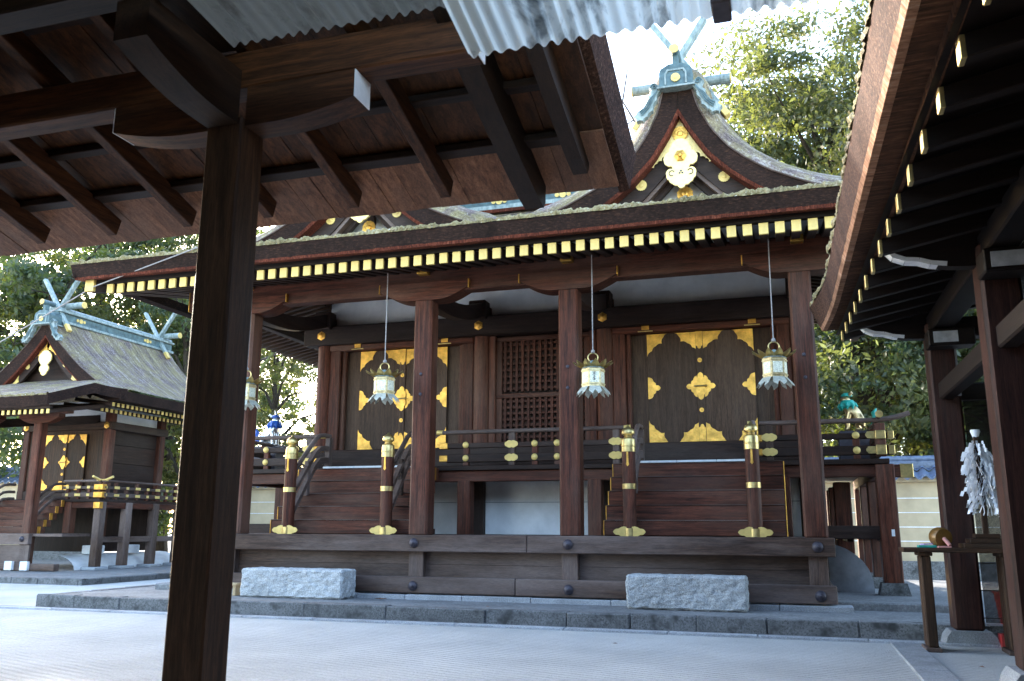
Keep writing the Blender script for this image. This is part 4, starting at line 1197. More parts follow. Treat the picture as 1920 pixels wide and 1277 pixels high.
# platform and stairs
MB().box(sx - 1.75, sx + 1.3, 19.72, 19.86, 0.85, SZ, 0.012).build('front_beam', WG['x'], SS)
MB().box(sx - 1.75, sx + 1.3, 19.78, 19.84, 0.22, 0.84).build('front_board', WG['x'], SS)
MB().box(sx - 1.9, sx + 2.3, 19.70, 19.90, 0.16, 0.34, 0.012).build('lower_beam', WG['x'], SS)
for k in range(4):
    MB().box(sx - 1.75, sx + 2.3, 19.87 + 0.3 * k, 20.165 + 0.3 * k, SZ - 0.08, SZ - 0.004, 0.005).build('deck_plank', WG['x'], SS)
for xx in (sx - 1.08, sx + 1.08):
    p = MB().box(xx - 0.14, xx + 0.14, 19.78, 20.06, 0.3, 4.26, 0.03).build('pillar', WR['z'], SS)
    for q in (-0.27, 0.27):
        MB().box(xx + q - 0.13, xx + q + 0.13, 19.60, 19.70, 0.16, 0.40, 0.01).build('white_beam_end', PAINTW, p)
    MB().prism(boat(xx - 0.72, xx + 0.72, 4.50, 0.26, 0), lambda u, v, w: (u, w, v), 19.8, 20.04).build('bracket_arm', WR['x'], SS)
    for zz in (1.0,):
        place(bolt_me, 'bolt', SS, (xx, 19.72, zz))
    MB().beam((xx, 20.06, 4.30), (xx, 22.1, 4.62), 0.18, 0.26, 0.02).build('tie_beam', WD['y'], SS)
MB().box(sx - 2.1, sx + 2.1, 19.80, 20.04, 4.502, 4.70, 0.015).build('eave_beam', WR['x'], SS)
for k in range(5):
    MB().box(sx - 1.25, sx + 1.25, 20.05 + 0.19 * k, 20.32 + 0.19 * k, SZ + 0.19 * k, SZ + 0.19 * (k + 1) - 0.003, 0.008).build('step', WR['x'], SS)
    MB().box(sx + 1.25, sx + 1.27, 20.04 + 0.19 * k, 20.14 + 0.19 * k, SZ + 0.19 * k, SZ + 0.19 * (k + 1)).build('gilt_edge', GOLD, SS)
for sg in (-1, 1):
    xx = sx + sg * 0.95
    MB().lathe([(0.09, SZ), (0.09, 2.35)], (xx, 20.0, 0), 14).build('newel_post', WR['z'], SS, True)
    MB().lathe([(0.095, 2.34), (0.095, 2.5), (0.05, 2.54), (0.09, 2.6), (0.06, 2.68), (0.001, 2.73)], (xx, 20.0, 0), 14).build('gilt_finial', BRASS, SS, True)
    for zb_, zt_ in ((2.0, 2.58), (1.72, 2.36), (1.45, 2.16)):
        MB().tube([(xx, 20.05, zb_), (xx, 20.5, zb_ + (zt_ - zb_) * 0.65), (xx, 20.8, zt_ - 0.03), (xx, 21.0, zt_), (xx, 21.2, zt_)], 0.042, 8).build('hand_rail', WG['y'], SS, True)
# core
for xx in (sx - 1.56, sx + 1.56):
    for yy in (22.1, 24.4):
        MB().box(xx - 0.13, xx + 0.13, yy - 0.13, yy + 0.13, 0.9, 4.9, 0.03).build('core_column', WR['z'], SS)
MB().box(sx - 1.5, sx + 1.5, 22.14, 24.4, 0.6, 4.45).build('core_wall', WD['z'], SS)
for k in range(4):
    MB().box(sx + 1.5, sx + 1.535, 22.24, 24.27, 2.16 + 0.56 * k, 2.16 + 0.56 * (k + 1) - 0.012, 0.006).build('side_board', WD['y'], SS)
MB().box(sx - 1.75, sx + 1.75, 21.94, 22.10, 4.28, 4.52, 0.015).build('lintel_beam', WT['x'], SS)
MB().box(sx + 1.56, sx + 1.72, 22.1, 24.6, 4.28, 4.52, 0.015).build('side_lintel', WD['y'], SS)
MB().box(sx - 1.5, sx + 1.5, 22.1, 24.4, 4.52, 5.2).build('frieze', PLASTER, SS)
MB().box(sx - 1.7, sx + 1.7, 21.98, 22.12, 2.16, 2.42, 0.015).build('sill_beam', WD['x'], SS)
for e in (-1, 1):
    q = sorted((sx + e * 1.43, sx + e * 1.22))
    MB().box(q[0], q[1], 22.02, 22.13, 2.42, 4.28, 0.015).build('jamb', WT['z'], SS)
MB().box(sx - 1.22, sx + 1.22, 22.08, 22.13, 2.42, 4.28).build('wall_panel', WT['z'], SS)
double_door(SS, sx + 0.02, 22.0, 2.44, 4.15, 0.78, 0.8, WT['z'])
for xx in (sx - 1.56, sx + 1.56):
    place(hexm, 'hex_cover', SS, (xx, 21.94, 4.40))
# balcony round it
bz = 2.13
for k in range(3):
    MB().box(sx - 2.5, sx + 2.5, 20.92 + 0.38 * k, 21.295 + 0.38 * k, bz - 0.08, bz, 0.004).build('balcony_plank', WD['x'], SS)
for k in range(3):
    MB().box(sx + 1.56 + 0.31 * k, sx + 1.865 + 0.31 * k, 22.07, 24.9, bz - 0.08, bz, 0.004).build('balcony_plank', WD['y'], SS)
MB().box(sx - 2.5, sx + 2.5, 20.98, 21.12, bz - 0.26, bz - 0.085, 0.01).build('balcony_beam', WR['x'], SS)
MB().box(sx + 2.36, sx + 2.50, 21.13, 24.9, bz - 0.26, bz - 0.085, 0.01).build('balcony_beam', WR['y'], SS)
MB().box(sx + 2.38, sx + 2.60, 20.82, 20.97, bz - 0.27, bz - 0.09, 0.008).build('gilt_cap', GOLD, SS)
for yy in (20.92, 22.0, 23.2, 24.4):
    MB().box(sx + 2.32, sx + 2.56, yy, yy + 0.24, 0.22, bz - 0.08, 0.015).build('outer_post', WG['z'], SS)
    MB().box(sx + 2.18, sx + 2.70, yy - 0.14, yy + 0.38, 0.13, 0.225, 0.02).build('foot_stone', FLAG, SS)
for xx in (sx + 1.35,):
    MB().box(xx - 0.12, xx + 0.12, 20.95, 21.19, SZ, bz - 0.08, 0.015).build('balcony_post', WR['z'], SS)
MB().box(sx + 2.38, sx + 2.50, 21.16, 24.5, 0.90, 1.06, 0.01).build('tie_rail', WG['y'], SS)
for yy in (21.5, 23.0):
    MB().box(sx + 1.5, sx + 1.9, yy, yy + 0.5, 0.55, 0.80, 0.02).build('white_beam_end', PAINTW, SS)
rows = []
for i in range(7):
    a = math.pi / 2 * i / 6
    rows.append([(sx + 1.3 + 0.85 * math.sin(a), yy, 0.14 + 0.42 * math.cos(a)) for yy in np.linspace(20.6, 25.2, 8)])
MB().grid(rows).build('plaster_mound', PLASTER, SS, True)
def small_rail(p0, p1, n, gilt):
    p0, p1 = Vector(p0), Vector(p1)
    ax = 'x' if abs(p1.x - p0.x) > abs(p1.y - p0.y) else 'y'
    rl = MB().beam(p0 + Vector((0, 0, 0.12)), p1 + Vector((0, 0, 0.12)), 0.09, 0.13, 0.01).build('railing', WG[ax], SS)
    MB().beam(p0 + Vector((0, 0, 0.33)), p1 + Vector((0, 0, 0.33)), 0.08, 0.08, 0.01).build('middle_rail', WG[ax], rl)
    MB().tube([p0 + Vector((0, 0, 0.52)), p1 + Vector((0, 0, 0.52))], 0.036, 8).build('top_rail', WG[ax], rl, True)
    d = (p1 - p0)
    for k in range(n):
        c = p0 + d * (k + 0.5) / n
        MB().box(c.x - 0.045, c.x + 0.045, c.y - 0.045, c.y + 0.045, bz, bz + (0.5 if k % 2 else 0.32), 0.006).build('baluster', WR['z'], rl)
        o_ = Vector((0, -0.05, 0)) if ax == 'x' else Vector((0.05, 0, 0))
        for zz in (0.12, 0.34):
            MB().obox(c + o_ + Vector((0, 0, zz)), (0.05 if not k % 2 else 0.10, 0, 0) if ax == 'x' else (0.012, 0, 0), (0, 0.012, 0) if ax == 'x' else (0, 0.05 if not k % 2 else 0.10, 0), (0, 0, 0.038), 0.01).build('boss', GOLDP, rl)
small_rail((sx + 1.1, 20.98, bz), (sx + 2.62, 20.98, bz), 4, 1)
small_rail((sx + 2.46, 20.9, bz), (sx + 2.46, 24.9, bz), 9, 1)
for zz in (0.12, 0.34):
    MB().box(sx + 2.30, sx + 2.62, 20.86, 21.02, bz + zz - 0.08, bz + zz + 0.08, 0.01).build('gilt_corner', GOLD, SS)
MB().tube([(sx + 2.3, 20.98, bz + 0.52), (sx + 2.6, 20.98, bz + 0.54), (sx + 2.85, 20.98, bz + 0.63)], 0.036, 8).build('rail_tip', GOLDP, SS, True)
MB().tube([(sx + 2.46, 21.2, bz + 0.52), (sx + 2.46, 20.9, bz + 0.54), (sx + 2.46, 20.62, bz + 0.63)], 0.036, 8).build('rail_tip', GOLDP, SS, True)
# roof
SO = [(0.0, 7.46), (0.10, 7.42), (0.28, 7.18), (0.60, 6.82), (1.0, 6.44), (1.5, 6.02), (2.1, 5.60), (2.8, 5.28)]
SI = [(0.004, 7.08), (0.28, 6.74), (0.62, 6.36), (1.0, 5.98), (1.45, 5.60), (1.9, 5.30)]
rf = gable(SS, sx, 20.7, 26.2, SO, SI, 2.95, 2.95, 0.15, 0.8)
ridge_end(SS, rf, sx, 20.62, 7.42, 0.95)
MB().box(sx - 0.17, sx + 0.17, 20.95, 26.3, 7.56, 7.88, 0.02).build('box_ridge', COPPERD, rf)
MB().box(sx - 0.23, sx + 0.23, 20.95, 26.35, 7.55, 7.635, 0.015).build('box_ridge_foot', COPPER, rf)
MB().box(sx - 0.24, sx + 0.24, 20.95, 26.35, 7.88, 7.95, 0.015).build('box_ridge_cap', COPPER, rf)
MB().tube([(sx, 20.95, 8.01), (sx, 26.4, 8.01)], 0.085, 10).build('ridge_roll', COPPER, rf, True)
for yy in (21.9, 25.0):
    for k, q in ((-1, .05), (0, .075), (1, .05)):
        MB().lathe([(q, 0), (q, 0.012), (0.001, 0.014)], (sx + 0.171, yy + 0.14 * k, 7.76), 12, 'x').build('crest', GOLDP, rf)
for yy in (21.15, 25.75):
    cross_finial(rf, sx, yy, 7.98, 0.85, (0.62, 1.02), (0.55, -0.72))
    ridge_log_across(rf, sx, yy + 0.25, 8.14, 0.72, 0.10)
for sg in (-1, 1):                                   # barge boards and gilt
    A = [(sx + sg * u, 20.92, v - 0.05) for u, v in smooth_profile(SI, 16)]
    B = [(p[0] - sg * 0.13, p[1], p[2] - 0.17) for p in A]
    MB().grid([[(p[0], p[1] + 0.1, p[2]) for p in A], A, B, [(p[0], p[1] + 0.1, p[2]) for p in B]]).build('barge_board', WD['x'], SS)
    MB().prism([(sg * u, v) for u, v in lobes([(0.02, 6.98), (0.30, 6.62), (0.46, 6.42), (0.30, 6.48), (0.16, 6.60), (0.02, 6.66), (0.02, 6.98)], 0.12, 3)[:-1]][::sg], lambda u, v, w: (sx + u, 20.91 - w, v), 0, 0.012).build('gilt_apex_plate', GOLD, SS)
    MB().prism([(sg * u, v) for u, v in lobes([(1.02, 5.90), (1.50, 5.50), (1.62, 5.30), (1.30, 5.42), (1.0, 5.70), (1.02, 5.90)], 0.10, 3)[:-1]][::sg], lambda u, v, w: (sx + u, 20.91 - w, v), 0, 0.012).build('gilt_fitting', GOLDP, SS)
    disc((sx + sg * 0.72, 20.91, 6.16), 0.085, 0.012, 12, 1).build('gilt_flower', GOLDP, SS)
hp = lobes([(0.0, 6.62), (0.16, 6.55), (0.24, 6.40), (0.18, 6.25), (0.09, 6.18)], -0.16, 3)[:-1] + lobes([(0.10, 6.16), (0.17, 6.10), (0.12, 5.95), (0.0, 5.84)], -0.18, 3)
MB().prism([(u, v) for u, v in hp] + [(-u, v) for u, v in hp[::-1]][1:-1], lambda u, v, w: (sx + u, 20.86 - w, v), 0, 0.04).build('gilt_pendant', GEGYO, SS)
MB().add([(sx - 1.9, 21.2, 5.25), (sx + 1.9, 21.2, 5.25), (sx, 21.2, 7.0)], [(0, 1, 2)]).build('gable_panel', WD['x'], SS)
# front canopy and side eave
def canopy(root, x0, x1, y0, y1, z0, sl, th, nx):
    rows = []
    for i in range(10):
        y = y0 + (y1 - y0) * i / 9
        fl_ = 1 + 0.22 * (i / 9)
        rows.append([((x0 + x1) / 2 + (x0 - x1) / 2 * fl_ * (1 - 2 * k / nx), y, min(z0 + sl * (y - y0) + 0.05 * (abs(2 * k / nx - 1) ** 3), interp(SO, abs((x0 - x1) / 2 * fl_ * (1 - 2 * k / nx))) + 0.06) + rng.uniform(-.006, .006)) for k in range(nx + 1)])
    top = MB().grid(rows).build('canopy_roof', MOSSROOF, root, True)
    f = [(p[0], p[1] - 0.02, p[2] - 0.01) for p in rows[0]]; b_ = [(p[0], p[1] + 0.08, p[2] - th) for p in rows[0]]; bk = [(p[0], p[1] + 0.4, p[2] - th + 0.04) for p in rows[0]]
    MB().grid([rows[0], f, b_, bk]).build('bark_eave', BARK, top)
    for k in (0, -1):
        s0 = [r[k] for r in rows]
        MB().grid([s0, [(p[0], p[1], p[2] - th) for p in s0]]).build('bark_eave', BARK, top)
    return top
ct = canopy(SS, sx - 2.42, sx + 2.42, 18.72, 21.1, 4.84, 0.37, 0.30, 40)
moss_edge(ct, (sx - 2.4, 18.73, 4.87), (sx + 2.4, 18.73, 4.87), 0.04, (0, 1, 0), 8)
raf2 = MB().beam((0, 0, -0.06), (0, 2.9, -0.06 + 0.2 * 2.9), 0.085, 0.12, 0.006).mesh('rafter', WD['y'])
cap2 = MB().box(-0.045, 0.045, -0.012, 0.02, -0.125, -0.002, 0.004).mesh('rafter_cap', GOLDP)
for k in range(24):
    xx = sx - 2.25 + 0.1957 * k
    r_ = place(raf2, 'rafter', SS, (xx, 18.95, 4.50))
    place(cap2, 'rafter_cap', r_, (xx, 18.945, 4.50))
MB().box(sx - 2.35, sx + 2.35, 18.90, 19.0, 4.51, 4.60).build('fascia', WD['x'], SS)
MB().add([(sx - 2.35, 18.95, 4.515), (sx + 2.35, 18.95, 4.515), (sx + 2.35, 22, 5.12), (sx - 2.35, 22, 5.12)], [(0, 1, 2, 3)]).build('eave_board', WD['x'], SS)
sm = MB().add([(sx + 2.95, 20.85, 5.27), (sx + 2.90, 20.85, 4.98), (sx + 2.90, 26.2, 4.98), (sx + 2.95, 26.2, 5.27), (sx + 2.55, 20.85, 4.96), (sx + 2.55, 26.2, 4.96), (sx + 1.5, 20.85, 5.3), (sx + 2.1, 20.85, 5.60)],
              [(0, 1, 2, 3), (1, 4, 5, 2), (0, 1, 4, 6, 7)]).build('bark_eave', BARK, SS)
raf3 = MB().beam((0, 0, -0.05), (-1.4, 0, 0.16), 0.085, 0.11, 0.006).mesh('rafter', WD['x'])
cap3 = MB().box(-0.012, 0.016, -0.045, 0.045, -0.108, -0.0, 0.004).mesh('rafter_cap', GOLDP)
for row, (xo, zo) in enumerate(((2.62, 4.93), (2.22, 4.80))):
    for k in range(27):
        yy = 20.95 + 0.195 * k
        r_ = place(raf3, 'rafter', SS, (sx + xo, yy, zo))
        place(cap3, 'rafter_cap', r_, (sx + xo + 0.006, yy, zo))

# ------------------------------------------------------------------ near hall, left: post, brackets, eave
HALL = thing('near_hall', (-3.24, 4.4, 0.0), 'dark timber hall in the left foreground with a square post and broad eave', 'hall')
hp_ = MB().box(-3.372, -3.116, 4.30, 4.55, -0.02, 3.86, 0.012).build('post', WT['z'], HALL)
for xx in (-7.4,):
    MB().box(xx - 0.128, xx + 0.128, 4.30, 4.55, 0, 3.86, 0.012).build('post', WF['z'], HALL)
def arm(p0, p1, z0, z1, w, nm, mat, end=None):
    """bracket arm from the post outwards, underside curving up to the tip"""
    p0, p1 = Vector((*p0, 0)), Vector((*p1, 0))
    d = p1 - p0; sd = Vector((-d.y, d.x, 0)).normalized() * w / 2
    rows = []
    for k in range(9):
        t = k / 8
        zb_ = z0 + (z1 - z0) * 0.34 * max(0, (t - 0.25) / 0.75) ** 1.8
        c = p0 + d * t
        rows.append([(c.x - sd.x, c.y - sd.y, zb_), (c.x + sd.x, c.y + sd.y, zb_), (c.x + sd.x, c.y + sd.y, z1), (c.x - sd.x, c.y - sd.y, z1)])
    m = MB().grid(rows, True)
    m.add(rows[-1], [(0, 1, 2, 3)])
    o = m.build(nm, mat, HALL)
    if end:
        dn = d.normalized() * 0.006
        r = rows[-1]
        q = [Vector(p) + dn for p in r]
        MB().add(r + [tuple(p) for p in q], [(4, 5, 6, 7), (0, 1, 5, 4), (1, 2, 6, 5), (2, 3, 7, 6), (3, 0, 4, 7)]).build('white_end', end, o)
    return o
arm((-3.11, 4.425), (-2.36, 4.425), 3.80, 4.066, 0.20, 'bracket_arm', WO['x'], PAINTW)
arm((-3.38, 4.425), (-4.12, 4.425), 3.80, 4.066, 0.20, 'bracket_arm', WO['x'], PAINTW)
arm((-3.244, 4.29), (-3.244, 3.45), 3.80, 4.16, 0.22, 'bracket_arm', WF['y'])
kt = MB().box(-9.5, -1.60, 4.33, 4.52, 4.07, 4.325, 0.012).build('wall_beam', WO['x'], HALL)
MB().box(-1.60, -1.592, 4.332, 4.518, 4.074, 4.32).build('white_end', PAINTW, kt)
MB().box(-9.5, -3.0, 3.36, 3.55, 4.17, 4.40, 0.012).build('inner_beam', WF['x'], HALL)
MB().box(-3.36, -3.13, 0.5, 4.33, 4.33, 4.60, 0.012).build('cross_beam', WF['y'], HALL)
HS = -0.306
def hz(y): return 4.325 + HS * (y - 4.43)              # underside of rafters
rh = MB().beam((0, 3.5, hz(3.5) + 0.08), (0, 5.98, hz(5.98) + 0.08), 0.088, 0.16, 0.006).mesh('rafter', WO['y'], (0, 4.4, 0))
for k in range(9):
    place(rh, 'rafter', HALL, (-2.41 - 0.787 * k, 4.4, 0.0))
# gable rafter with rounded nose, and its outer companion
def nose(x0, x1, nm, mat, yend, zoff, hgt):
    prof = [(3.4, hz(3.4) + zoff)] + [(3.4 + (yend - 3.4) * t, hz(3.4 + (yend - 3.4) * t) + zoff - 0.05 * math.sin(math.pi * t)) for t in (0.2, 0.4, 0.6, 0.8, 0.92)]
    prof += [(yend, hz(yend) + zoff + 0.02), (yend + 0.05, hz(yend) + zoff + 0.08), (yend + 0.06, hz(yend) + zoff + hgt * 0.8), (yend + 0.04, hz(yend) + zoff + hgt)]
    prof += [(3.4, hz(3.4) + zoff + hgt)]
    return MB().prism(prof, lambda u, v, w: (w, u, v), x0, x1).build(nm, mat, HALL)
nose(-1.83, -1.68, 'gable_rafter', WF['y'], 6.17, -0.04, 0.28)
nose(-1.40, -1.29, 'barge_board', WF['y'], 5.98, 0.06, 0.16)
# sheathing boards, battens, shingle edge
bx = -9.5
while bx < -1.14:                                    # boards run down the slope
    bw = min(rng.uniform(0.20, 0.34), -1.12 - bx)
    y0, y1 = 2.9, 5.80
    zt = 0.225 + rng.uniform(0, 0.008)
    MB().beam((bx + bw / 2, y0, hz(y0) + zt), (bx + bw / 2, y1, hz(y1) + zt), bw - 0.004, 0.03).build('sheathing_board', WO['y'], HALL)
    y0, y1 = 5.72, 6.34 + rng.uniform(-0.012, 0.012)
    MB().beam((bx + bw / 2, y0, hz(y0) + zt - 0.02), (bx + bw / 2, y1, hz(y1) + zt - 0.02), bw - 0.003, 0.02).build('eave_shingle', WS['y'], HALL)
    bx += bw
for y0, y1 in ((5.64, 5.78), (5.14, 5.24)):
    MB().beam((-9.5, (y0 + y1) / 2, hz((y0 + y1) / 2) + 0.182), (-1.42, (y0 + y1) / 2, hz((y0 + y1) / 2) + 0.182), y1 - y0, 0.055, 0.006).build('batten', WF['x'], HALL)
MB().add([(-9.6, 2.0, hz(2.0) + 0.6), (-1.12, 2.0, hz(2.0) + 0.6), (-1.12, 6.4, hz(6.4) + 0.44), (-9.6, 6.4, hz(6.4) + 0.44), (-9.6, 6.38, hz(6.38) + 0.245), (-1.12, 6.38, hz(6.38) + 0.245)], [(0, 1, 2, 3), (3, 2, 5, 4)]).build('bark_roof', BARK, HALL)
# curved bark verge on the gable end
rows = []
for k in range(15):
    t = k / 14
    yy = 4.5 + (6.46 - 4.5) * t
    zb_ = hz(yy) + 0.22 + 0.10 * (1 - t) ** 2 + 0.02 * t
    rows.append([(-1.14, yy, zb_), (-1.06, yy, zb_ + 0.02), (-1.0, yy, zb_ + 0.29), (-1.05, yy, zb_ + 0.33), (-1.14, yy, zb_ + 0.33)])
m = MB().grid(rows, True); m.add(rows[-1], [(0, 1, 2, 3, 4)])
vg = m.build('bark_verge', BARKL, HALL)
# dark ceiling overhead inside the hall
MB().box(-9.5, -3.4, -2.0, 4.2, 4.62, 4.66).build('ceiling_board', WD['y'], HALL)
MB().box(-3.40, -3.15, -1.5, 0.6, 4.33, 4.62, 0.012).build('cross_beam', WD['y'], HALL)
MB().box(-9.5, -9.4, -2, 5, 0, 4.6).build('end_wall', WD['z'], HALL)  # unseen end wall, added to keep side light out
MB().box(-9.5, -1.4, 2.62, 2.78, 3.90, 4.10, 0.012).build('tie_beam', WF['x'], HALL)
for k in range(18):                                  # unseen partition and back wall, added around the viewer to darken the hall
    MB().box(-2.32, -2.28, -5.0 + 0.36 * k, -4.645 + 0.36 * k, 0.0, 4.6).build('wall_board', WD['z'], HALL)
for k in range(18):
    MB().box(-9.5 + 0.4 * k, -9.105 + 0.4 * k, -5.05, -5.01, 0.0, 4.6).build('wall_board', WD['z'], HALL)
MB().box(-9.5, -2.3, -5.0, 3.4, 0.02, 0.10).build('floor', WD['y'], HALL)
for k in range(21):  # unseen wall carried on behind the viewer to cut sky light
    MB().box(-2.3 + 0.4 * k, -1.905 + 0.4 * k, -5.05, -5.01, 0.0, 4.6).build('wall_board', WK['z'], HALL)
MB().box(-2.3, 6.1, -5.0, 1.3, 4.30, 4.34).build('ceiling_board', WK['y'], HALL)  # unseen ceiling added over and behind the viewer to block the sky
MB().box(-9.5, -2.0, -5.0, 3.3, 4.67, 4.70).build('ceiling_board', WD['y'], HALL)  # unseen upper layer, added to close the hall for darkness

# ------------------------------------------------------------------ corrugated canopies overhead
def corrugated(name, x0, x1, y0, y1, z0, slope, pitch, amp, mat, label, group):
    t = MB()
    n = int((x1 - x0) / pitch * 8)
    rows = []
    for j in range(9):
        y = y0 + (y1 - y0) * j / 8
        rows.append([(x0 + (x1 - x0) * k / n, y, z0 + slope * (y - y1) + amp * math.cos(2 * math.pi * k / 8) + 0.004 * math.sin(0.9 * k + j)) for k in range(n + 1)])
    t.grid(rows)
    t.grid([[(p[0], p[1], p[2] + 0.004) for p in r] for r in rows])
    o = t.build(name, mat, at=((x0 + x1) / 2, (y0 + y1) / 2, z0), smooth=True)
    return tag(o, label, 'roof sheet', group)
corrugated('corrugated_sheet', -2.92, -1.53, 1.2, 3.86, 4.05, -0.10, 0.076, 0.014, SHEETA, 'blue-grey corrugated metal sheet seen from below, beside the dark post bracket', None)
corrugated('corrugated_sheet', -1.50, 0.95, 1.2, 3.98, 3.81, -0.22, 0.076, 0.014, SHEETB, 'pale translucent corrugated sheet overhead at the top middle', None)
cl = thing('sheet_clamp', (0.02, 3.86, 3.74), 'dark clamp holding the lip of the pale corrugated sheet', 'clamp')
MB().box(-0.22, -0.13, 3.80, 3.99, 3.77, 3.86, 0.008).build('jaw', IRON, cl)
MB().box(-0.215, -0.135, 3.84, 3.99, 3.845, 3.90, 0.008).build('strap', IRON, cl)

# ------------------------------------------------------------------ right-hand hall
RH = thing('right_hall', (1.97, 12.2, 0.0), 'dark hall at the right edge with bark eave and gilt-tipped rafters running towards the shrine', 'hall')
def ex(y): return 1.045 - 0.0272 * (y - 4.9)         # x of the rafter tips
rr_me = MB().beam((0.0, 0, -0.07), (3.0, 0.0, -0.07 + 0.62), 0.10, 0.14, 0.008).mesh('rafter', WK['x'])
rc_me = MB().box(-0.012, 0.02, -0.052, 0.052, -0.142, -0.002, 0.004).mesh('rafter_cap', BRASS)
for k in range(-3, 14):
    yy = 4.9 + 0.6 * k
    up = 0.02 * max(0, (yy - 9.5)) ** 1.4 * 0.6
    r_ = place(rr_me, 'rafter', RH, (ex(yy), yy, 4.0 + up))
    place(rc_me, 'rafter_cap', r_, (ex(yy) - 0.004, yy, 4.0 + up))
def lift(y): return 0.05 * max(0.0, (y - 9.8) / 3.2) ** 2
ysr = np.linspace(1.0, 13.0, 70)
fb = []; bark = []; rimr = []; under = []
for yy in ysr:
    f_ = max(0.0, (yy - 11.0) / 2.0) ** 2
    xt = 0.66 - 0.010 * (yy - 5) - 0.15 * f_
    xb_ = 0.74 - 0.013 * (yy - 5) - 0.06 * f_
    z_ = lift(yy)
    j = rng.uniform(-0.004, 0.004)
    bark.append([(xt + 0.05, yy, 4.47 + z_), (xt + j, yy, 4.44 + z_), (xb_ - 0.012 + j, yy, 4.135 + z_)])
    rimr.append([(xb_ - 0.012 + j, yy, 4.135 + z_), (xb_ + 0.012, yy, 4.085 + z_), (xb_ + 0.07, yy, 4.082 + z_)])
    under.append([(xb_ + 0.07, yy, 4.084 + z_), (xb_ + 0.24, yy, 4.09 + z_), (xb_ + 0.24, yy, 4.03 + z_), (xb_ + 0.30, yy, 4.02 + z_)])
rr_ = MB().grid(bark).build('bark_eave', BARKL, RH)
MB().grid(rimr).build('shingle_rim', bark_mat('lit_shingle_ends', (0.14, 0.06, 0.032), (0.46, 0.24, 0.14), (0.72, 0.55, 0.43), (2, 9, 2)), rr_)  # pale rim: light along the eave edge is put into the colour
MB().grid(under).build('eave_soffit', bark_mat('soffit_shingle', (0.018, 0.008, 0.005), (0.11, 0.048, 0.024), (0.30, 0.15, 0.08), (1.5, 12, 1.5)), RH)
me_ = MB()
moss_edge(rr_, (0.70, 1.0, 4.47), (0.655, 9.0, 4.475), 0.045, (1, 0, 0), 21)
moss_edge(rr_, (0.655, 9.0, 4.475), (0.635, 11.4, 4.49), 0.045, (1, 0, 0), 22)
moss_edge(rr_, (0.635, 11.4, 4.49), (0.48, 13.0, 4.52), 0.045, (1, 0, 0), 23)
MB().grid([[(0.70, yy, 4.48 + lift(yy)), (2.4, yy, 5.2), (4.5, yy, 6.4)] for yy in ysr]).build('roof', MOSSROOF, RH, True)
MB().add([(0.47, 13.0, 4.52), (0.60, 13.0, 4.14), (4.5, 13.0, 5.6), (4.5, 13.0, 6.4), (2.4, 13.0, 5.2)], [(0, 1, 2, 3, 4)]).build('bark_verge', BARKL, RH)
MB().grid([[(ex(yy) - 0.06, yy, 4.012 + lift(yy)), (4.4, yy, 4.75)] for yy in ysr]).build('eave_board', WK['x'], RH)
# columns on stone feet
for k, yy in enumerate((12.2, 8.8, 5.4)):
    xx = 1.99 - 0.0 * k
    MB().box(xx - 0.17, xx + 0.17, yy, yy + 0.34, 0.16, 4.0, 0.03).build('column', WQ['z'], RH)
    MB().prism([(-0.30, 0), (0.30, 0), (0.27, 0.10), (0.22, 0.165), (-0.22, 0.165), (-0.27, 0.10)], lambda u, v, w: (xx + u, yy + 0.17 + w, v), -0.27, 0.27).build('column_foot', PATHST, RH)
    if k == 2:
        continue
    # boat bracket with white lipped end, pointing left
    p = [(-0.95, 4.10), (-0.93, 3.98)] + [(-0.93 + 0.62 * t, 3.98 - 0.22 * math.sin(t * math.pi / 2)) for t in (0.15, 0.3, 0.5, 0.7, 0.85, 1)] + [(0.3, 3.74), (0.3, 4.10)]
    br = MB().prism(p, lambda u, v, w: (xx + u, yy + 0.17 + w, v + 0.05), -0.07, 0.07).build('bracket_arm', WK['x'], RH)
    lip = [(-0.945, 4.12), (-0.935, 4.03), (-0.88, 3.965), (-0.78, 3.92), (-0.66, 3.905), (-0.56, 3.868), (-0.42, 3.845)]
    for a, b2 in zip(lip[:-1], lip[1:]):
        MB().beam((xx + a[0], yy + 0.17, a[1]), (xx + b2[0], yy + 0.17, b2[1]), 0.15, 0.045).build('white_lip', PAINTW, br)
    MB().box(xx - 0.20, xx + 0.34, yy - 0.34, yy - 0.02, 3.62, 3.84, 0.015).build('nosing', WK['y'], RH)
    MB().box(xx - 0.14, xx + 0.14, yy - 0.352, yy - 0.341, 3.66, 3.80).build('white_end', PAINTG, RH)
    MB().box(xx + 0.02, xx + 0.16, yy - 0.075, yy - 0.008, 3.02, 3.12).build('white_end', PAINTG, RH)
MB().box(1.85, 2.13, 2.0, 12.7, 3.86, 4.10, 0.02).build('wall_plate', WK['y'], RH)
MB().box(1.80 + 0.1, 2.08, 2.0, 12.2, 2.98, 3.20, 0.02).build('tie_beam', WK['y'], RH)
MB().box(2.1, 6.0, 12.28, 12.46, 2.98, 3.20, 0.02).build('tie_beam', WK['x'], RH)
MB().box(2.1, 6.0, 12.24, 12.50, 3.80, 4.06, 0.02).build('tie_beam', WK['x'], RH)
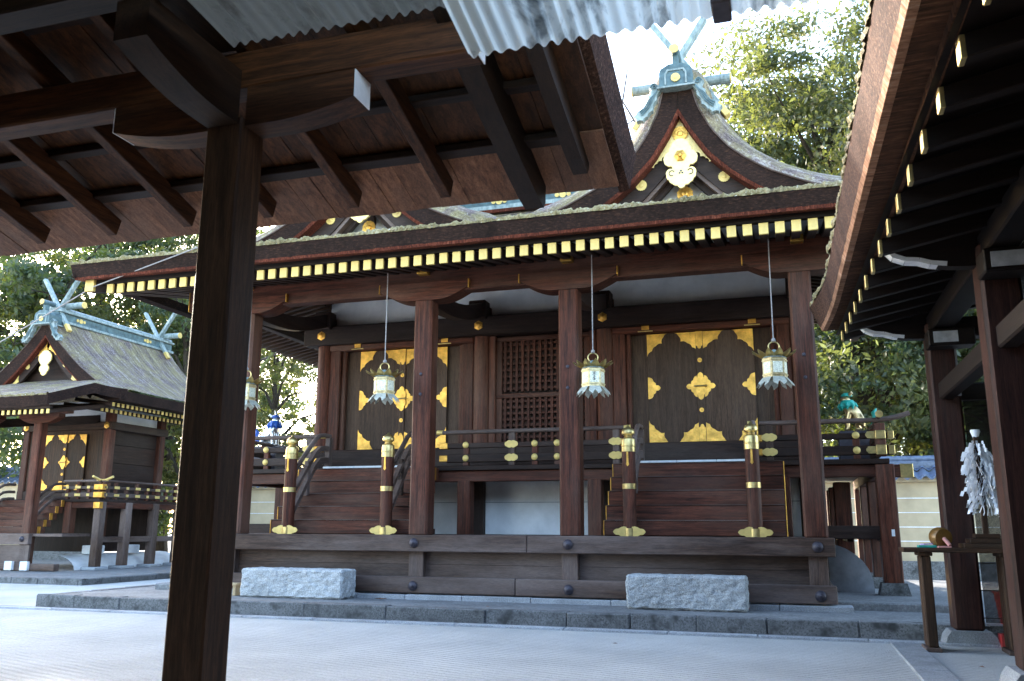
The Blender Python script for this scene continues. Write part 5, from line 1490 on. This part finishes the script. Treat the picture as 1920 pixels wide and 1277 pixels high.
# reed screen closing the far bay
scr = MB()
xx = 2.2
while xx < 5.6:
    scr.box(xx, xx + 0.0095, 12.36, 12.366, 0.25, 2.98)
    xx += 0.0125
tag(scr.build('reed_screen', WK['z'], RH), kind='stuff')
for zz in np.linspace(0.3, 2.9, 9):
    MB().box(2.17, 5.6, 12.352, 12.359, zz, zz + 0.012).build('screen_batten', WK['x'], RH)
MB().box(6.0, 6.2, 2.0, 13.0, 0, 5.2).build('back_wall', WK['z'], RH)
for k in range(20):
    MB().box(2.28, 2.32, -3.0 + 0.58 * k, -2.425 + 0.58 * k, 0.0, 4.1).build('wall_board', WK['z'], RH)
MB().box(2.4, 6.1, 2.0, 12.9, 4.3, 4.34).build('ceiling_board', WK['y'], RH)

# ------------------------------------------------------------------ offering table and what stands on it
OT = thing('offering_table', (1.85, 11.5, 0.0), 'narrow brown wooden table with fluted board legs beside the right column', 'table')
MB().box(1.22, 2.45, 11.28, 11.78, 1.10, 1.15, 0.008).build('table_top', WT['x'], OT)
for xx in (1.46, 2.30):
    lg = MB().box(xx - 0.085, xx + 0.085, 11.33, 11.73, 0.0, 0.05, 0.008).build('foot', WG['y'], OT)
    for k in range(4):
        MB().box(xx - 0.055 + 0.003 * (k % 2), xx + 0.055 - 0.003 * (k % 2), 11.36 + 0.085 * k, 11.36 + 0.085 * k + 0.078, 0.05, 1.06, 0.012).build('leg_board', WT['z'], OT)
    MB().box(xx - 0.075, xx + 0.075, 11.34, 11.72, 1.06, 1.10, 0.008).build('leg_head', WT['y'], OT)
GH = thing('paper_wand', (2.15, 11.56, 1.15), 'purification wand of white paper streamers on a stepped wooden stand', 'paper wand')
for k, (w_, d_) in enumerate(((0.27, 0.19), (0.20, 0.15), (0.13, 0.11))):
    MB().box(2.15 - w_, 2.15 + w_, 11.56 - d_, 11.56 + d_, 1.15 + 0.055 * k, 1.15 + 0.055 * (k + 1) - 0.002, 0.006).build('stand_step', WT['x'], GH)
MB().box(2.12, 2.18, 11.53, 11.59, 1.31, 2.44, 0.006).build('rod', WT['z'], GH)
MB().lathe([(0.035, 2.36), (0.028, 2.42), (0.055, 2.50), (0.05, 2.52), (0.001, 2.52)], (2.15, 11.56, 0), 10).build('paper_knot', PAPER, GH, True)
zig = []
for (u, z_) in ((0, 0), (0.0, -0.05), (0.035, -0.055), (0.038, -0.11), (0.07, -0.115), (0.072, -0.18)):
    zig.append([(u * 0.45 - 0.010, 0, z_), (u * 0.45 + 0.013, 0.006, z_ - 0.004)])
zm = MB().grid(zig); zm.grid([[(p[0], p[1] + 0.002, p[2]) for p in r] for r in zig])
zme = zm.mesh('paper_strip', PAPER)
rg = random.Random(5)
for i in range(270):
    t = rg.random()
    zz = 2.40 - 0.72 * t
    a = rg.uniform(0, 2 * math.pi)
    rad = 0.03 + 0.115 * min(1, t * 1.4 + 0.3) * rg.uniform(0.4, 1.1)
    lean = 0.055 * t
    o = place(zme, 'paper_strip', GH, (2.15 + lean + rad * math.cos(a), 11.56 + rad * math.sin(a), zz))
    o.rotation_euler = (rg.uniform(-0.5, 0.5), rg.uniform(-0.35, 0.35), a + rg.uniform(-0.6, 0.6))
    o.scale = (rg.uniform(0.8, 1.5), 1, rg.uniform(0.7, 1.2))
for i in range(5):
    MB().tube([(2.19 + 0.01 * i, 11.55, 1.72), (2.17 + 0.03 * i, 11.54, 1.60), (2.14 + 0.045 * i, 11.53, 1.52)], 0.007, 5).build('hemp_tail', PAPER, GH)
ML = thing('wooden_mallet', (1.66, 11.50, 1.15), 'round golden brown drum-shaped mallet with pale handle lying on the table', 'mallet')
hd = MB().lathe([(0.06, -0.075), (0.105, -0.07), (0.118, -0.03), (0.118, 0.03), (0.105, 0.07), (0.06, 0.075)], (0, 0, 0), 18, 'y').mesh('head', simple('varnished_wood', (0.17, 0.085, 0.018), 0.35, 0.1, 9, 0.3), smooth=True)
o = place(hd, 'head', ML, (1.66, 11.52, 1.268)); o.rotation_euler = (0.1, 0, 0.4)
MB().tube([(1.68, 11.42, 1.26), (1.73, 11.36, 1.18)], 0.022, 8).build('handle', PINK, ML, True)
pc = tag(MB().beam((1.60, 11.36, 1.162), (1.74, 11.36, 1.162), 0.10, 0.02, 0.006).build('pink_cloth', PINK, at=(1.62, 11.36, 1.152)), 'folded pink cloth under the mallet on the table', 'cloth')
tb = tag(MB().box(1.41, 1.60, 11.44, 11.62, 1.152, 1.178, 0.004).build('teal_booklet', TEAL, at=(1.5, 11.5, 1.152)), 'teal booklet at the left end of the table', 'booklet')
vb_ = tag(MB().beam((1.45, 11.50, 1.188), (1.60, 11.56, 1.196), 0.09, 0.012).build('violet_paper', VIOLET, at=(1.5, 11.5, 1.18)), 'violet paper slip lying on the teal booklet', 'paper')
BK = thing('red_bucket', (2.62, 13.0, 0.19), 'red bucket standing behind the reed screen', 'bucket')
MB().lathe([(0.14, 0.19), (0.19, 0.56), (0.205, 0.565), (0.205, 0.585), (0.18, 0.585), (0.13, 0.22), (0.001, 0.22)], (2.62, 13.0, 0), 20).build('pail', RED, BK, True)
MB().tube([(2.62 + 0.2 * math.cos(a), 13.0, 0.58 - 0.09 * math.sin(a)) for a in np.linspace(0, math.pi, 10)], 0.006, 5).build('bail', IRON, BK)
RC = thing('red_crate', (2.42, 12.1, 0.0), 'low red plastic tray on the gravel by the right column', 'tray')
MB().box(2.28, 2.62, 12.0, 12.2, 0.0, 0.02).build('base', RED, RC)
for a in ((2.28, 2.62, 12.0, 12.015), (2.28, 2.62, 12.185, 12.2), (2.28, 2.295, 12.016, 12.184), (2.605, 2.62, 12.016, 12.184)):
    MB().box(*a, 0.021, 0.15).build('side', RED, RC)

# ------------------------------------------------------------------ perimeter wall with tiled coping
def tiled_wall(x0, x1, y, label, zt=2.62):
    t = thing('tiled_wall', ((x0 + x1) / 2, y, 0.0), label, 'wall')
    MB().box(x0, x1, y, y + 0.5, 0.55, zt).build('wall_body', CREAM, t)
    MB().box(x0, x1, y - 0.04, y + 0.54, 0.0, 0.55, 0.02).build('stone_footing', KERB, t)
    for zz in (1.05, 1.42, 1.80, 2.18):
        MB().box(x0, x1, y - 0.012, y - 0.001, zz, zz + 0.022).build('white_line', PAINTW, t)
    MB().box(x0, x1, y - 0.16, y + 0.66, zt + 0.001, zt + 0.12, 0.02).build('eave_cornice', CREAM, t)
    # wavy pan tiles, one object each
    sec = []
    for k in range(9):
        q = k / 8
        sec.append((q * 0.30, 0.05 * math.sin(2 * math.pi * q)))
    rows = [[(u, -0.42, v + 0.0) for u, v in sec], [(u, 0.0, v + 0.19) for u, v in sec]]
    m = MB().grid(rows); m.grid([[(p[0], p[1], p[2] - 0.045) for p in r] for r in rows]); m.grid([rows[0], [(p[0], p[1], p[2] - 0.045) for p in rows[0]]])
    tm = m.mesh('eave_tile', TILE, smooth=True)
    nn = int((x1 - x0) / 0.30)
    for k in range(nn):
        place(tm, 'eave_tile', t, (x0 + 0.30 * k, y + 0.06, zt + 0.13))
    rows2 = [[(u, -0.02, v + 0.19) for u, v in sec], [(u, 0.30, v + 0.34) for u, v in sec]]
    m = MB().grid(rows2); tm2 = m.mesh('pan_tile', TILE, smooth=True)
    for k in range(nn):
        place(tm2, 'pan_tile', t, (x0 + 0.30 * k, y + 0.06, zt + 0.155))
    MB().box(x0, x1, y + 0.16, y + 0.36, zt + 0.36, zt + 0.58, 0.02).build('ridge_course', TILE, t)
    MB().box(x0, x1, y + 0.14, y + 0.38, zt + 0.44, zt + 0.465).build('ridge_course', TILE, t)
    MB().tube([(x0, y + 0.26, zt + 0.64), (x1, y + 0.26, zt + 0.64)], 0.085, 10).build('ridge_tile', TILE, t, True)
    return t
tiled_wall(0.4, 12.4, 26.0, 'cream plaster wall with white lines and blue tiled coping behind the right of the shrine')
tiled_wall(-19.6, -9.4, 26.6, 'cream plaster wall with tiled coping seen between the two shrines')
tiled_wall(-36.0, -24.2, 26.6, 'cream plaster wall with tiled coping left of the small shrine', 2.86)

# ------------------------------------------------------------------ trees
def crown_mesh(name, seed, blobs, nleaf, ls, mat):
    r = np.random.default_rng(seed)
    C = []
    tot = sum(b[3] ** 2 for b in blobs)
    for (bx, by, bz_, br) in blobs:
        # foliage sprays: sub-clumps on the shell of each blob
        nsub = max(5, int(26 * (br / 2.0) ** 2))
        k = int(nleaf * br ** 2 / tot / nsub)
        for _ in range(nsub):
            d = r.normal(size=3); d /= np.linalg.norm(d)
            c = np.array([bx, by, bz_]) + d * br * r.uniform(0.45, 1.0) * np.array([1, 1, 0.75])
            p = c + r.normal(size=(k, 3)) * np.array([0.36, 0.36, 0.17]) * min(1.25, br * 0.5) * r.uniform(0.6, 1.25)
            C.append(p)
    C = np.concatenate(C)
    n = len(C)
    a = r.normal(size=(n, 3)); a /= np.linalg.norm(a, axis=1)[:, None]
    b_ = np.cross(a, r.normal(size=(n, 3))); b_ /= np.linalg.norm(b_, axis=1)[:, None]
    l = ls * r.uniform(0.6, 1.3, (n, 1))
    v = np.stack([C - a * l, C + b_ * l * 0.42, C + a * l, C - b_ * l * 0.42], 1).reshape(-1, 3)
    me = bpy.data.meshes.new(name)
    me.vertices.add(n * 4); me.loops.add(n * 4); me.polygons.add(n)
    me.vertices.foreach_set("co", v.ravel())
    me.loops.foreach_set("vertex_index", np.arange(n * 4))
    me.polygons.foreach_set("loop_start", np.arange(n) * 4)
    me.polygons.foreach_set("loop_total", np.full(n, 4))
    me.materials.append(mat)
    me.update()
    return me

def tree_proto(seed, h, spread, low, nleaf, ls):
    r = random.Random(seed)
    tr = MB()
    pts = [(0, 0, -0.2)]
    x_ = y_ = 0
    for k in range(1, 8):
        x_ += r.uniform(-0.25, 0.25); y_ += r.uniform(-0.25, 0.25)
        pts.append((x_, y_, h * 0.85 * k / 7))
    tr.tube(pts, [0.30 * (1 - 0.85 * k / 7) * h / 12 + 0.03 for k in range(8)], 9)
    blobs = []
    nb = 15
    for k in range(nb):
        z_ = h * (low + (0.97 - low) * (k + r.random()) / nb)
        a = k * 2.4 + r.uniform(-0.5, 0.5)
        w = spread * (0.35 + 0.65 * math.sin(math.pi * min(1, 0.18 + 0.82 * (z_ / h - low) / (1 - low))))
        q = r.uniform(0.35, 0.85) * w
        i = min(7, int(z_ / (h * 0.85) * 7)); base = pts[max(0, i - 1)]
        c = (base[0] + q * math.cos(a), base[1] + q * math.sin(a), z_)
        mid = ((base[0] * 2 + c[0]) / 3, (base[1] * 2 + c[1]) / 3, base[2] + (z_ - base[2]) * 0.5 + 0.2)
        tr.tube([base, mid, c], [0.10 * h / 12, 0.06 * h / 12, 0.02], 6)
        for _ in range(3):
            tr.tube([c, (c[0] + r.uniform(-1, 1), c[1] + r.uniform(-1, 1), c[2] + r.uniform(-0.3, 0.9))], [0.025, 0.006], 5)
        blobs.append((*c, r.uniform(0.75, 1.35) * spread * 0.36))
    return tr, blobs

PROT = []
for i, (h, sp, low, nl, ls) in enumerate(((13, 4.6, 0.16, 26000, 0.115), (16, 5.2, 0.30, 46000, 0.105), (8.5, 3.6, 0.06, 22000, 0.095), (12, 3.8, 0.42, 11000, 0.10))):
    tr, blobs = tree_proto(40 + i, h, sp, low, nl, ls)
    PROT.append((tr.mesh('trunk', TRUNK, smooth=True), [crown_mesh('crown', 60 + i, blobs, nl, ls, LEAF[j]) for j in range(3)]))
def tree(p, leaf, x, y, s, rz, label):
    t = thing('broadleaf_tree', (x, y, 0.0), label, 'tree', 'trees behind the shrines')
    t.rotation_euler = (0, 0, rz); t.scale = (s, s, s)
    a = bpy.data.objects.new('trunk', PROT[p][0]); COL.objects.link(a); a.parent = t
    b_ = bpy.data.objects.new('crown', PROT[p][1][leaf]); COL.objects.link(b_); b_.parent = t
    return t
TREES = [
    (2, 0, 2.6, 30.5, 1.10, 0.3, 'dark bushy evergreen behind the golden guardian, right of the shrine'),
    (2, 0, 6.6, 30.0, 1.15, 1.9, 'dark bushy evergreen behind the tiled wall near the right columns'),
    (0, 0, 4.6, 35.5, 0.95, 2.6, 'dark evergreen rising behind the bushes at the right'),
    (1, 2, 2.6, 36.0, 1.35, 0.9, 'tall yellow-green tree directly right of the right gable finial'),
    (1, 2, 6.6, 33.0, 1.30, 2.2, 'pale grey-green tree filling the sky beside the right hall eave'),
    (0, 2, 2.2, 30.5, 1.12, 4.1, 'pale leafy tree low behind the right gable slope'),
    (1, 0, -0.2, 41.0, 1.25, 3.4, 'darker tall tree standing behind the pale trees at upper right'),
    (0, 1, 8.2, 33.5, 1.45, 0.8, 'broad yellow-green tree half hidden by the right hall eave'),
    (1, 1, 9.0, 40.0, 1.3, 5.0, 'tall tree farthest to the right beyond the hall eave'),
    (3, 1, -20.6, 33.0, 0.85, 0.4, 'sparse sunlit tree between the post and the shrine wall'),
    (2, 0, -16.0, 30.5, 0.92, 2.1, 'dark glossy evergreen just left of the shrine core'),
    (2, 1, -21.0, 36.0, 0.70, 3.6, 'low yellow-green shrub tree behind the silver guardian'),
    (3, 0, -25.0, 33.0, 1.05, 1.2, 'thin dark tree above the ridge of the small shrine'),
    (0, 1, -28.0, 35.0, 1.05, 2.9, 'yellow-green tree behind the rear fork of the small shrine'),
    (1, 0, -36.0, 38.0, 1.25, 0.2, 'tall dark tree at the far left behind the small shrine'),
    (2, 0, -29.5, 30.0, 1.70, 4.4, 'bushy evergreen left of the small shrine'),
    (3, 1, -32.0, 31.0, 1.15, 5.2, 'thin leafy tree at the left edge of the picture'),
    (0, 0, -41.0, 34.0, 1.35, 0.7, 'dark tree beyond the left edge, nearest the end of the tiled wall'),
    (1, 0, -31.0, 42.0, 1.15, 3.3, 'tall tree farthest back above the left eave corner'),
]
for (p, lf, x, y, s, rz, lab) in TREES:
    tree(p, lf, x, y, s, rz, lab)
# pale leaning trunk and bare branches
bt = thing('bare_tree', (-5.6, 30.0, 0.0), 'bare thin branches against the white sky left of the right gable finial', 'tree')
b0 = [(-5.6, 30.0, 0), (-5.4, 30, 6), (-4.9, 30, 10.6), (-4.35, 30, 13.6), (-3.9, 30, 15.0)]
MB().tube(b0, [0.16, 0.12, 0.09, 0.07, 0.05], 8).build('trunk', BRANCH, bt, True)
def twig(pts, r0):
    MB().tube(pts, [r0 * (1 - 0.85 * k / (len(pts) - 1)) for k in range(len(pts))], 6).build('branch', BRANCH, bt, True)
twig([(-3.9, 30, 15.0), (-4.7, 30, 16.2), (-5.1, 30, 17.0), (-4.9, 30, 18.2), (-4.9, 30, 19.2), (-5.4, 30, 20.2)], 0.06)
twig([(-4.7, 30, 16.2), (-5.4, 30, 15.8), (-6.1, 30, 15.9)], 0.03)
twig([(-4.35, 30, 15.7), (-4.8, 30.2, 15.6), (-5.3, 30.2, 15.1)], 0.025)
twig([(-4.35, 30, 13.6), (-3.4, 30.3, 14.6), (-2.9, 30.4, 16.2)], 0.04)
pt = thing('pale_trunk_tree', (-20.60, 29.0, 0.0), 'slender pale trunk leaning behind the left balcony rail', 'tree')
MB().tube([(-20.70, 29, 0), (-20.90, 29, 3.5), (-21.05, 29, 6.2), (-20.80, 29, 8.0), (-20.30, 29, 10)], [0.16, 0.15, 0.12, 0.10, 0.06], 8).build('trunk', simple('pale_bark', (0.38, 0.34, 0.29), 0.8, 0, 6, 0.2), pt, True)
MB().tube([(-21.05, 29, 6.2), (-19.70, 29, 7.6), (-18.70, 29, 7.9), (-18.00, 29, 8.5)], [0.07, 0.05, 0.04, 0.015], 7).build('branch', BRANCH, pt, True)
MB().tube([(-20.80, 29, 8.0), (-21.70, 29, 8.8), (-22.40, 29, 9.0)], [0.05, 0.04, 0.012], 7).build('branch', BRANCH, pt, True)
mt = thing('mossy_trunk_tree', (-19.30, 28.8, 0.0), 'yellow-green mossy trunk in the gap left of the shrine', 'tree')
MB().tube([(-19.30, 28.8, 0), (-19.35, 28.8, 4), (-19.40, 28.8, 8.0), (-19.20, 28.8, 12)], [0.20, 0.17, 0.14, 0.08], 9).build('trunk', MOSSTR, mt, True)
MB().tube([(-19.40, 28.8, 7.0), (-18.60, 28.8, 8.0), (-17.80, 28.8, 8.2)], [0.07, 0.05, 0.015], 7).build('branch', MOSSTR, mt, True)
cm = bpy.data.objects.new('crown', crown_mesh('crown', 91, [(-15.0 + 14.9, 0, 10.5, 1.5), (0.8, 0.5, 9.0, 0.9), (-0.8, 0, 9.4, 0.9)], 5000, 0.10, LEAF[1])); COL.objects.link(cm); cm.parent = mt
# ------------------------------------------------------------------ cables, fallen leaf
def cable(pts, r, label):
    m = MB().tube(pts, r, 6)
    return tag(m.build('cable', ROPE, at=pts[0], smooth=True), label, 'cable')
cable([(-9.6, 12.55, 6.28), (-12.3, 12.85, 5.78), (-18.0, 15.6, 5.35), (-26, 19.0, 6.0)], 0.012, 'thin cable slanting from the left eave corner towards the small shrine')
cable([(-4.0, 30.6, 19.0), (0.0, 30.2, 19.8), (4.0, 29.8, 20.6), (8.0, 29.4, 21.4)], 0.02, 'thin cable crossing the trees at upper right')
lf_ = MB()
for k in range(4):
    lf_.add([(-6.62 + 0.04 * k, 13.60, 0.205), (-6.56 + 0.04 * k, 13.58 + 0.02 * k, 0.225), (-6.52 + 0.04 * k, 13.64, 0.212), (-6.58 + 0.03 * k, 13.67, 0.205)], [(0, 1, 2, 3)])
tag(lf_.build('fallen_leaf', simple('dry_leaf', (0.30, 0.16, 0.10), 0.8), at=(-6.57, 13.62, 0.2)), 'curled dry leaf on the terrace near the second pillar', 'leaf')

rl_ = random.Random(31)
lm = bpy.data.meshes.new('fallen_leaf')
lm.from_pydata([(-0.035, 0, 0.004), (0, -0.016, 0.016), (0.04, 0, 0.006), (0, 0.017, 0.012)], [], [(0, 1, 2), (0, 2, 3)])
lm.materials.append(bpy.data.materials['dry_leaf'])
for (x, y, z, lab) in ((-2.1, 10.9, 0.0, 'small dry leaf on the gravel below the right granite block'), (-6.8, 9.6, 0.0, 'small dry leaf on the gravel right of the near post'), (1.75, 10.3, 0.0, 'dark dry leaf on the gravel near the table foot'), (-4.4, 12.9, 0.2, 'small dry leaf on the terrace between the two granite blocks')):
    o = place(lm, 'fallen_leaf', None, (x, y, z))
    o.rotation_euler = (0, 0, rl_.uniform(0, 6))
    tag(o, lab, 'leaf', 'dry leaves on the ground')
